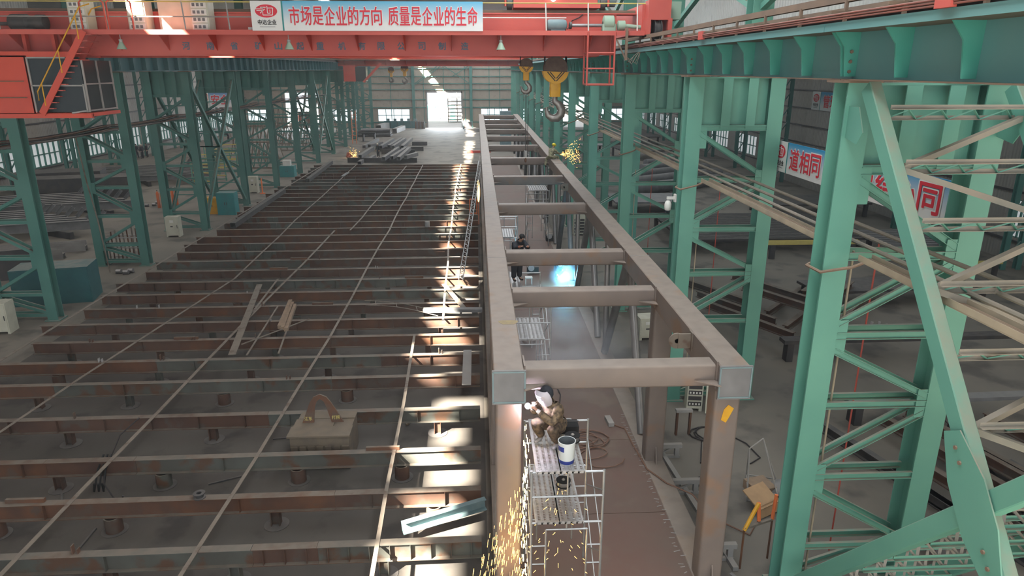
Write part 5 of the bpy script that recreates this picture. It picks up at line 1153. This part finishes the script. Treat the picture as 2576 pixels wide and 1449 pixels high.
t = thing('small_trestle', 'rusty low trestle behind front right truss post', 'trestle', (6.1, 18.5, 0)); MB().box(5.9, 6.4, 18.6, 18.75, .78, .86).build('top', M['lgrey'], t); [MB().box(x, x+.06, 18.62, 18.72, 0, .78).build('leg', M['rust2'], t) for x in (5.92, 6.32)]
# ================================================================== LEFT BAY
cabinet('cream cabinet cut by picture edge by the first left column', -20.35, 28.75, .1, .9, .7, 1.35)
p = atz(437, 596, 0); cabinet('cream cabinet standing at foot of the third left column', p.x, p.y+.25, .05, .85, .6, 1.35)
p = atz(638, 486, 0); cabinet('cream cabinet standing by the fifth left column near platform edge', p.x, p.y+.25, 0, .8, .6, 1.5)
def locker(label, x, y, w, d, h, mt, rz=0):
    t = thing('tool_locker', label, 'locker', (x, y, 0)); t.rotation_euler = (0, 0, rz)
    o = MB().box(-w/2, w/2, -d/2, d/2, 0, h).build('body', M[mt], None); o.parent = t
    for s in (-1, 1): q = MB().box(min(0, s*w/2)+.02, max(0, s*w/2)-.02, -d/2-.02, -d/2, .05, h-.05).build('door', M[mt], None); q.parent = t; k = MB().box(s*.08-.015, s*.08+.015, -d/2-.05, -d/2-.02, h*.45, h*.58).build('handle', M['dark'], None); k.parent = q
    return t
locker('large dark teal tool box behind the first left column', -20.4, 33.1, 3.3, 1.6, 1.75, 'tealdark', math.radians(12))
locker('small yellow tool locker behind platform left edge', -20.55, 54.3, 1.15, .8, 1.25, 'yellow')
locker('turquoise tool locker right of the small yellow locker', -19.3, 54.0, 1.35, .9, 1.7, 'tealbox')
p = atz(726, 444, 0); locker('small turquoise locker with white top by sixth left column', p.x, p.y, 1.5, 1.0, 1.15, 'tealbox'); tag(MB().box(p.x-.4, p.x+.35, p.y-.3, p.y+.3, 1.15, 1.7).build('white_carton', M['white']), 'white carton on top of the small turquoise locker', 'carton')
def gascyl(x, y, mt, label, grp, h=1.45, r=.11):
    t = thing('gas_cylinder', label, 'gas cylinder', (x, y, 0), grp); MB().lathe((x, y, 0), [(r*.9, 0), (r, .02), (r, h-.28), (r*.8, h-.2), (r*.35, h-.13), (r*.3, h-.08)], 14).build('bottle', M[mt], t); MB().lathe((x, y, h-.08), [(.03, 0), (.03, .06), (.05, .06), (.05, .08)], 8).build('valve', M['dark'], t)
p = atz(401, 523, 0); q = atz(437, 515, 0)
gascyl(p.x, p.y, 'orange', 'orange gas cylinder left of third left column, left one of a pair', 'orange gas cylinders'); gascyl(p.x+.28, p.y+.05, 'orange', 'orange gas cylinder left of third left column, right one of a pair', 'orange gas cylinders')
gascyl(q.x, q.y, 'orange', 'orange gas cylinder inside third left column, left one of a pair', 'orange gas cylinders'); gascyl(q.x+.28, q.y+.05, 'orange', 'orange gas cylinder inside third left column, right one of a pair', 'orange gas cylinders')
p = atz(661, 487, 0); t = thing('orange_post', 'thin orange post right of cream cabinet at platform edge', 'post', (p.x, p.y, 0)); MB().lathe((p.x, p.y, 0), [(.25, 0), (.25, .05), (.06, .06), (.06, 1.35), (.02, 1.4)], 12).build('shaft', M['orange'], t)
# bar rack in second left column
t = thing('bar_rack', 'rack of rusty bars between legs of the second left column', 'rack', (-20.2, 39.9, 0)); rnd = random.Random(21)
for z in (.25, .9, 1.5): MB().bar((-21.3, 39.75, z), (-19.2, 39.75, z), .05, .05).bar((-21.3, 40.3, z), (-19.2, 40.3, z), .05, .05).build('rail', M['lgrey'], t)
for i in range(14): x = -21.25+.155*i; h = rnd.uniform(1.3, 2.1); MB().bar((x, 39.82+.4*(i % 3)/3, 0), (x+rnd.uniform(-.05, .05), 39.85+.4*(i % 3)/3, h), .06, .05, (0, 1, 0)).build('bar', M['rust2'] if i % 3 else M['strip'], t)
for i in range(3):
    p = atz((300, 318, 330)[i], (688, 690, 686)[i], 0); t = thing('small_motor', 'shiny small motor on floor near second left column, %s of three' % ('left', 'middle', 'right')[i], 'motor', (p.x, p.y, 0), 'small motors on the floor'); MB().lathe((p.x-.15, p.y, .13), [(.05, 0), (.12, .02), (.12, .28), (.05, .3)], 12, (1, 0, 0)).build('body', M['pipe'], t); MB().box(p.x-.15, p.x+.15, p.y-.1, p.y+.1, 0, .04).build('foot', M['dark'], t)
for i in range(3):
    p = atz((370, 388, 396)[i], (520, 518, 513)[i], 0); t = thing('small_motor', 'shiny small motor on floor beside orange cylinders, %s of three' % ('left', 'middle', 'right')[i], 'motor', (p.x, p.y, 0), 'small motors on the floor'); MB().lathe((p.x-.15, p.y, .13), [(.05, 0), (.12, .02), (.12, .28), (.05, .3)], 12, (1, 0, 0)).build('body', M['pipe'], t); MB().box(p.x-.15, p.x+.15, p.y-.1, p.y+.1, 0, .04).build('foot', M['dark'], t)
# bracketed beams stored in the left bay
def bracket_beams(n, x, y, dx, dy, L_, h, where, z0=.45, up=.55, mt='dark'):
    for k in range(n):
        a = V((x+dx*k, y+dy*k, z0+h/2)); b = a+V((-L_*.96, -L_*.28, 0))
        t = thing('bracket_beam', 'grey beam with raised end bracket %s, %s from the right' % (where, ORD[k]), 'beam', (a.x, a.y, z0), 'bracket beams stored in the left bay')
        MB().prof(a, b, ipoly(h, .28, .02, .03)).build('beam', M['grey'], t, smooth=False); d = (b-a).normalized()
        MB().prof(a+V((0, 0, h/2)), a-d*.5+V((0, 0, h/2+up)), ipoly(.25, .26, .02, .03)).build('bracket', M['grey'], t, smooth=False)
    e = MB()
    c1, c2 = V((x-1.5, y-.9, 0)), V((x+dx*(n-1)-1.5, y+dy*(n-1)-.9, 0))
    for f in (.0, .5): 
        s = V((-L_*.8*f, -L_*.24*f, 0)); e.bar(c1+s+V((.3, -.3, z0/2)), c2+s+V((-.3, .3, z0/2)), .3, z0)
    tag(e.build('support_timber', M['dark'], smooth=False), 'dark bearers under the beams %s' % where, 'bearer')
bracket_beams(8, -25.6, 47.2, -.95, .5, 10, .6, 'in front stack of left bay')
bracket_beams(7, -26.6, 54.6, -1.0, .6, 10, .6, 'in second stack of left bay')
bracket_beams(10, -26.5, 70.0, -.55, .8, 9, .5, 'in long far stack of left bay')
for i, (a, b, w) in enumerate((((-30.5, 41.2), (-24.3, 43.0), 'upper'), ((-30.5, 39.4), (-24.6, 41.1), 'lower'))):
    tag(MB().prof((a[0], a[1], .28), (b[0], b[1], .28), ipoly(.55, .6, .03, .03), (0, 1, 0)).build('pale_channel', M['lgrey'], smooth=False), 'pale H-beam lying flat on left bay floor, %s one of two' % w, 'beam', 'pale beams on the left floor')
tag(MB().cbox((-27.0, 36.6, .8), 6.5, 1.6, 1.6, .35).build('dark_plate_stack', M['dark']), 'dark steel plate box behind the first left column', 'plate box')
tag(MB().cbox((-38.4, 66, .9), 7, 3, 1.8, .3).build('dark_bin', M['dark']), 'large dark bin along left wall under windows', 'bin')
tag(MB().cbox((-34.9, 62.5, .9), 9, 2.4, 1.7, .2).build('dark_bin', M['dark']), 'long dark machine bed in the far left bay', 'machine')
# racks of pale yellow and green frames beyond the fourth left column
rnd = random.Random(31)
for k in range(6):
    p = atz(512+13*k, (470, 440, 455, 425, 432, 410)[k], 0); t = thing('frame_rack', 'rack of pale yellow-green frames in left bay, %s from the left' % ORD[k], 'rack', (p.x, p.y, 0), 'pale frame racks')
    w = rnd.uniform(1.8, 3)
    for j in range(6): MB().bar((p.x-w/2, p.y+rnd.uniform(-.4, .4), .15+.4*j), (p.x+w/2, p.y+rnd.uniform(-.4, .4), .15+.4*j), .12, .1).build('bar', M['palegold'] if j % 2 else M['green'], t, smooth=False)
    for x in (-w/2, w/2): MB().box(p.x+x-.05, p.x+x+.05, p.y-.05, p.y+.05, 0, 2.4).build('post', M['green'], t, smooth=False)
# tangled steel frames further back in the left bay
for k in range(12):
    y = 80+4.5*k; x = -24.5-1.5*(k % 4); t = thing('stored_truss', 'dusty lattice truss standing in left bay, %s from the viewer' % ORD[k], 'truss', (x, y, 0), 'stored lattice trusses'); Lw = rnd.uniform(4, 7); hh = rnd.uniform(2.2, 6.0)
    for z in (.08, hh): MB().bar((x-Lw/2, y, z), (x+Lw/2, y, z), .16, .16).build('chord', M['dgreen'] if k % 2 else M['strip'], t, smooth=False)
    n = 6
    for j in range(n): a = -Lw/2+Lw*j/n; MB().bar((x+a, y, .08), (x+a+Lw/n, y, hh), .09, .09, (0, 1, 0)).bar((x+a+Lw/n, y+.05, .08), (x+a, y+.05, hh), .07, .07, (0, 1, 0)).build('web', M['strip'] if k % 3 else M['dgreen'], t, smooth=False)
# ================================================================== FAR CENTRE FLOOR
def rail_tube(p0, p1, i, lab, z=.62, w=.42):
    a, b = atz(*p0, z+w/2), atz(*p1, z+w/2); tube_on(lab, (a.x, a.y), (b.x, b.y), z, w, 'grey')
cv = lambda v, u: (820+v/6.44, 250+u/6.44)
TB = [((885, 775), (1090, 650)), ((1020, 765), (1220, 640)), ((1085, 775), (1280, 645)), ((1235, 775), (1385, 640)), ((930, 965), (1170, 795)), ((1060, 950), (1305, 790)), ((1175, 960), (1355, 795)), ((1290, 935), (1470, 885)), ((615, 770), (840, 650)), ((700, 755), (905, 710)), ((550, 925), (760, 790)), ((540, 1035), (670, 925)), ((690, 985), (790, 925))]
for i, (a, b) in enumerate(TB):
    row = 'back' if a[1] < 850 else 'front'; n = sorted([q[0][0] for q in TB if (q[0][1] < 850) == (a[1] < 850)]).index(a[0])
    rail_tube(cv(*a), cv(*b), z=.03 if i > 10 else .62, i=i, lab='grey square tube beyond platform in %s row, %s from the left' % (row, ORD[n]))
for i, (a, b, u) in enumerate(((1395, 1640, 715), (870, 1580, 800), (900, 1440, 850), (350, 1475, 985))):
    p, q = atz(*cv(a, u), .3), atz(*cv(b, u), .3); tag(MB().prof(p, q, ipoly(.55, .3, .03, .03)).build('bearer_beam', M['dark'], smooth=False), 'dark bearer beam beneath the grey tubes, %s from the far side' % ORD[i], 'beam', 'bearers under the grey tubes')
for i, (px, py, w, h, l, lb) in enumerate(((993, 336, 1.6, .8, 7, 'open-ended pale box girder on floor left of the doorway'), (952, 330, 2.2, 1.0, 7, 'larger pale box girder stacked left of the doorway girder'))):
    p = atz(px, py, 0); tube_on(lb, (p.x, p.y), (p.x+.8, p.y+l), .05, h, 'lgrey')
p = atz(934, 344, 0); t = thing('plate_pile', 'dark pile of stacked plates by far left columns', 'pile', (p.x, p.y, 0))
for k in range(4): MB().cbox((p.x+.2*k, p.y+1, .2+.3*k), 6.5-.6*k, 3, .2, .05*k).build('plate', M['grey'] if k % 2 else M['dark'], t)
p = atz(929, 355, 0); t = thing('work_table', 'black work table in front of the plate pile', 'table', (p.x, p.y, 0)); MB().box(p.x-1, p.x+1, p.y-.6, p.y+.6, 1.1, 1.25).build('top', M['black'], t); [MB().box(p.x+a-.1, p.x+a+.1, p.y-.5, p.y+.5, 0, 1.1).build('leg', M['dark'], t) for a in (-.85, .85)]
for i in range(5): 
    p = atz(975+17*i, 322, 0); t = thing('machine_tool', 'dark teal machine under the far window, %s from the left' % ORD[i], 'machine', (p.x, p.y, 0), 'machines below the far window'); MB().cbox((p.x, p.y, .65), 1.15, 1, 1.3).build('base', M['tealdark'], t); MB().cbox((p.x+.2, p.y, 1.5), .5, .5, .5).build('head', M['motor'], t)
for i in range(9): p = atz(1046+2.7*i, 324, 0); gascyl(p.x, p.y, 'cyl' if i % 3 else 'rust2', 'gas cylinder left of the bright doorway, %s from the left' % ORD[i], 'cylinders left of doorway', 1.5, .12)
for i in range(9): p = atz(1166+2.7*i, 325, 0); gascyl(p.x, p.y, 'cyl' if i % 4 else 'motor', 'gas cylinder right of the bright doorway, %s from the left' % ORD[i], 'cylinders right of doorway', 1.5, .12)
p = atz(1190, 330, 0); tag(MB().cbox((p.x, p.y, .25), 3, 1.2, .5, .3).build('scrap_heap', M['lgrey']), 'pale scrap heap on floor beside the far truss end', 'scrap')
t = thing('machine_box', 'grey-blue machine head showing above far end of truss', 'machine', (4.0, 100, 0)); MB().box(3.2, 4.8, 99.5, 100.5, 0, 5.1).build('column', M['motor'], t)
p = atz(1170, 420, 0); loose('red_bar', 'dull red bar on floor left of truss beyond platform', 'bar', (p.x, p.y+14), (p.x+3.2, p.y+14.2), .3, .3, 'red2', 0)
p = atz(836, 345, 0); t = thing('orange_ladder', 'orange ladder frame standing by far left columns', 'ladder', (-18.4, 107, 0))
for x in (-18.7, -18.1): MB().bar((x, 107, 0), (x, 107.4, 4.8), .1, .1, (0, 1, 0)).build('rail', M['orange'], t)
for z in range(1, 8): MB().bar((-18.7, 107+.05*z, .6*z), (-18.1, 107+.05*z, .6*z), .06, .06).build('rung', M['orange'], t)
# ================================================================== RIGHT BAY
def bench(label, x, y, w, d, h, rz=0, slats=0, mt='dark'):
    t = thing('fabrication_table', label, 'table', (x, y, 0)); t.rotation_euler = (0, 0, rz)
    def B(mb, n, m_): o = mb.build(n, M[m_], None, smooth=False); o.parent = t
    m = MB()
    if slats:
        for k in range(slats): m.box(-w/2, w/2, -d/2+d*k/slats, -d/2+d*(k+.6)/slats, h-.15, h)
    else: m.box(-w/2, w/2, -d/2, d/2, h-.12, h)
    B(m, 'top', mt)
    for a in (-1, 1):
        for b in (-1, 1): B(MB().cbox((a*(w/2-.3), b*(d/2-.3), (h-.15)/2), .25, .25, h-.15), 'leg', 'dark')
p = atz(1965, 600, .9); bench('wide dark slatted table in right bay behind second column', p.x, p.y+4, 12, 8, .9, 0, 26)
t = thing('yellow_rail', 'pale yellow channel rail along the dark slatted table', 'rail', (p.x, p.y-.6, .9)); a, b = atz(1930, 612, .95), atz(2400, 640, .95)
MB().box(a.x, a.x+5.5, a.y-.1, a.y+.1, .86, .9).box(a.x, a.x+5.5, a.y-.12, a.y-.08, .9, 1.1).box(a.x, a.x+5.5, a.y+.08, a.y+.12, .9, 1.1).build('rail_length', M['palegold'], t, smooth=False); MB().box(a.x+.2, a.x+.5, a.y-.1, a.y+.1, 0, .86).box(a.x+5, a.x+5.3, a.y-.1, a.y+.1, 0, .86).build('leg', M['dark'], t)
p = atz(2420, 660, .9); t = thing('yellow_rail', 'pale yellow channel rail at right edge of picture', 'rail', (p.x, p.y, .9)); MB().box(p.x-1.5, p.x+2.2, p.y-.1, p.y+.1, .8, .95).build('rail_length', M['palegold'], t); MB().box(p.x-1.3, p.x-1.1, p.y-.1, p.y+.1, 0, .8).box(p.x+1.8, p.x+2, p.y-.1, p.y+.1, 0, .8).build('leg', M['dark'], t)
for i, (x, y, w, d, h, rz) in enumerate(((17, 24.2, 11, .5, .9, .02), (16.5, 19.3, 10, .4, .8, .03), (20, 31, 9, 2, .9, .1), (26, 40, 5, 4, 1.0, 0), (25.5, 52, 8, 4, 1.1, .05), (13.5, 54, 6, 4, 1.0, 0), (22, 88, 9, 6, 1.2, .1), (14, 96, 7, 5, 1, 0), (22, 106, 10, 6, 1.2, 0))):
    bench('grey fabrication bench in right bay, %s from the viewer' % ORD[i], x, y, w, d, h, rz, 0 if i % 3 else 9, 'grey' if i % 2 else 'dark')
for i in range(5):
    y = 60+5*i; tag(MB().tube((13+1.6*i, y, .55-.04*i), (25, y+7-i, .55-.04*i), .55-.04*i, 16).build('large_pipe', M['grey']), 'large grey pipe lying in right bay, %s from the viewer' % ORD[i], 'pipe', 'large pipes in the right bay')
rnd = random.Random(8)
for i in range(10):
    a = atz(1905+22*i, 770+26*(i % 5), .2); an = .75 if i % 2 else -.5; b = a+V((4.5*math.sin(an), 4.5*math.cos(an), 0))
    tag(MB().prof((a.x, a.y, .2+.12*i), (b.x, b.y, .2+.12*i), ipoly(.3, .22, .02, .03)).build('rusty_member', M['rust']), 'dark rusty member stacked in right bay pile, %s from below' % ORD[i], 'beam', 'rusty members piled in the right bay')
for i in range(18):
    x, y = 10.8+1.3*(i % 6)+rnd.uniform(-.4, .4), 14.0+2.3*(i//6); sgn = 1 if i % 5 else -.7; tag(MB().prof((x, y, .16+.24*(i % 3)), (x+1.5*sgn, y-5.5, .16+.24*(i % 3)), ipoly(.3, .22, .02, .03)).build('rusty_member', M['rust'] if i % 3 else M['dark']), 'long dark member on right bay floor near viewer, %s from the left' % ORD[i], 'beam', 'members on the right bay floor')
t = thing('drum_chuck', 'round dark steel chuck standing on right bay bench', 'chuck', (15.3, 24.2, .9)); MB().lathe((15.3, 24.2, .9), [(.1, 0), (.42, .02), (.42, .2), (.3, .22), (.3, .35), (.05, .36)], 20).build('disc', M['dark'], t)
for k in range(6): a = k*1.047; MB().cbox((15.3+.3*math.cos(a), 24.2+.3*math.sin(a), 1.3), .08, .08, .16, a).build('jaw', M['lgrey'], t)
for k in range(4):
    x, y = 13.2+2.2*k, 9.7+.6*k; t = thing('steel_trestle', 'grey steel trestle in right bay near viewer, %s from the left' % ORD[k], 'trestle', (x, y, 0), 'trestles in the right bay')
    MB().box(x-.9, x+.9, y-.08, y+.08, .85, 1.0).build('top', M['lgrey'], t); [MB().bar((x+a, y+b, 0), (x+a*.8, y, .85), .08, .08).build('leg', M['grey'], t) for a in (-.75, .75) for b in (-.4, .4)]
for k in range(9):
    y = 36+10.5*k; x = 29.6; t = thing('wall_column', 'grey-green column standing along right wall, %s from the viewer' % ORD[k], 'column', (x, y, 0), 'right wall columns')
    for dx in (0, .9): MB().prof((x+dx-.4, y, 0), (x+dx-.4, y, 14), ipoly(.3, .3, .02, .02), (0, 1, 0)).build('leg', M['bluegreen'], t, smooth=False)
    for j in range(9): MB().bar((x-.35, y, .4+1.4*j), (x+.45, y, 1.6+1.4*j), .09, .09, (0, 1, 0)).build('lacing', M['bluegreen'], t, smooth=False)
for k in range(9):
    y = 48+9*k; x = -42.4; t = thing('wall_column', 'grey-green column standing along left wall, %s from the viewer' % ORD[k], 'column', (x, y, 0), 'left wall columns')
    for dx in (0, .9): MB().prof((x+dx-.4, y, 0), (x+dx-.4, y, 14), ipoly(.3, .3, .02, .02), (0, 1, 0)).build('leg', M['dgreen'], t, smooth=False)
    for j in range(9): MB().bar((x-.35, y, .4+1.4*j), (x+.45, y, 1.6+1.4*j), .09, .09, (0, 1, 0)).build('lacing', M['dgreen'], t, smooth=False)
# wall rails of the side walls
for nm, X in (('trim_3', -43.38), ('trim_4', 30.9)):
    m = MB()
    for z in (1.2, 4.0, 5.6, 7.2, 8.8, 10.4, 12): m.box(X, X+.1, 14, 136.9, z-.06, z+.06)
    struct(m.build(nm, M['dark'], smooth=False))
# ================================================================== SPARKS AND SMOKE
def sparks(name, label, n, gen, mat, r=.005):
    m = MB()
    for k in range(n):
        p, d, l = gen(k); m.tube(p, V(p)+V(d).normalized()*l, r, 3, r*.5)
    o = stuff(m.build(name, M[mat], smooth=False)); return tag(o, label, 'sparks')
rnd = random.Random(77)
def g1(k):       # falling left of the scaffold, outside the left chord and post
    z = rnd.triangular(.9, 3.6, 2.0); s = (3.9-z)/3.2; x = .78-rnd.random()**.8*1.3*s; y = 10.95+rnd.uniform(-.5, .25)
    return (x, y, z), (-.22*s, -.1, -1), rnd.uniform(.06, .17)
sparks('falling_sparks', 'shower of orange sparks falling beside the left front truss post', 230, g1, 'spark', .004)
def g2(k):
    z = rnd.uniform(1.0, 4.5); x = .8+rnd.gauss(0, .035); y = 11.3+rnd.uniform(-.12, .05)
    return (x, y, z), (.03, -.05, -1), rnd.uniform(.04, .16)
sparks('falling_sparks', 'bright line of sparks dropping straight below the weld', 90, g2, 'sparkw', .005)
def g3(k):
    a = rnd.uniform(0, 6.28); R = rnd.random()**.6*.75; z = rnd.uniform(.55, 3.6)
    return (1.4+R*math.cos(a)*.9, 10.9+R*math.sin(a)*.6, z), (math.cos(a), math.sin(a)*.4, -rnd.uniform(.2, 1.5)), rnd.uniform(.04, .1)
sparks('scattered_sparks', 'stray sparks scattered over the front scaffold planks', 90, g3, 'spark', .004)
def g4(k):
    u = rnd.random()**.9; an = rnd.gauss(.12, .42)
    return (5.03+u*1.25, 42.7+rnd.uniform(-.3, .3)*u, ZT+.22+u*1.2*math.tan(max(-.7, min(.9, an)))*.8-.15*u*u), (1, 0, rnd.uniform(-.4, .6)), rnd.uniform(.02, .07)
sparks('grinding_sparks', 'fan of orange sparks from grinder on right chord', 240, g4, 'spark', .0065)
P0 = atz(889, 392, .3)
def g5(k): return (P0.x+rnd.gauss(0, .35), P0.y+rnd.gauss(0, .3), .1+abs(rnd.gauss(0, .5))), (rnd.gauss(0, 1), 0, rnd.uniform(-.5, 1)), rnd.uniform(.03, .1)
sparks('cutting_sparks', 'bright cutting sparks by crouching person beyond platform', 60, g5, 'spark', .018)
lamp((P0.x, P0.y, .6), 120, (1, .6, .25), .1)
MBf = MB().ball((.03, 49.2, 2.4), .10, .10, .8, 10, 8).build('torch_flame', M['spark']); m = MB().tube((.03, 49.2, 0), (.03, 49.2, 1.7), .03, 6); tag(m.build('torch_lance', M['orange']), 'orange upright lance beneath flame beside the left chord', 'lance')
tag(MBf, 'orange-yellow flame glow beside left chord at lattice strut', 'flame')
lamp((.66, 11.1, 1.4), 26, (1, .55, .18), .1)
def smoke(nm, label, c, s, dens, rz=0, col=(.8, .8, .85)):
    m = bpy.data.materials.new(nm); m.use_nodes = True; N, L = nodes_of(m); N.remove(N['Principled BSDF']); out = N['Material Output']
    pv = N.new('ShaderNodeVolumeScatter'); pv.inputs['Color'].default_value = (*col, 1); L.new(pv.outputs[0], out.inputs['Volume'])
    tc = N.new('ShaderNodeTexCoord'); ln = N.new('ShaderNodeVectorMath'); ln.operation = 'LENGTH'; L.new(tc.outputs['Object'], ln.inputs[0])
    mr = N.new('ShaderNodeMapRange'); mr.inputs[1].default_value = 1.0; mr.inputs[2].default_value = .1; L.new(ln.outputs['Value'], mr.inputs[0])
    nz = N.new('ShaderNodeTexNoise'); nz.inputs['Scale'].default_value = 1.6; nz.inputs['Detail'].default_value = 3; L.new(tc.outputs['Object'], nz.inputs['Vector'])
    m2 = N.new('ShaderNodeMapRange'); m2.inputs[1].default_value = .35; m2.inputs[2].default_value = .7; L.new(nz.outputs['Fac'], m2.inputs[0])
    mu = N.new('ShaderNodeMath'); mu.operation = 'MULTIPLY'; L.new(mr.outputs[0], mu.inputs[0]); L.new(m2.outputs[0], mu.inputs[1])
    mv = N.new('ShaderNodeMath'); mv.operation = 'MULTIPLY'; L.new(mu.outputs[0], mv.inputs[0]); mv.inputs[1].default_value = dens; L.new(mv.outputs[0], pv.inputs['Density'])
    o = MB().ball((0, 0, 0), 1, 1, 1, 16, 10).build(nm, m); o.location = c; o.scale = s; o.rotation_euler = (0, 0, rz); stuff(o); return tag(o, label, 'smoke')
smoke('smoke_and_glow', 'pale welding smoke drifting over the first cross beam', (1.75, 12.9, 5.3), (1.4, 1.6, .9), .8)
smoke('smoke_and_glow', 'bluish glow volume added around the blue arc on deck', (4.17, 32.4, 1.1), (.85, .85, .85), 1.4, 0, (.7, .8, .95))  # volume ball put in to give the blue arc its halo

# thin dusty haze filling the hall
m = bpy.data.materials.new('hall haze'); m.use_nodes = True; N, L = nodes_of(m); N.remove(N['Principled BSDF'])
pv = N.new('ShaderNodeVolumeScatter'); pv.inputs['Color'].default_value = (.92, .96, 1, 1); pv.inputs['Density'].default_value = .0008; L.new(pv.outputs[0], N['Material Output'].inputs['Volume'])
hz = stuff(MB().box(-85, 75, -18, 238, -1, 26).build('haze', m, smooth=False)); tag(hz, 'thin dusty haze filling the whole hall', 'haze')
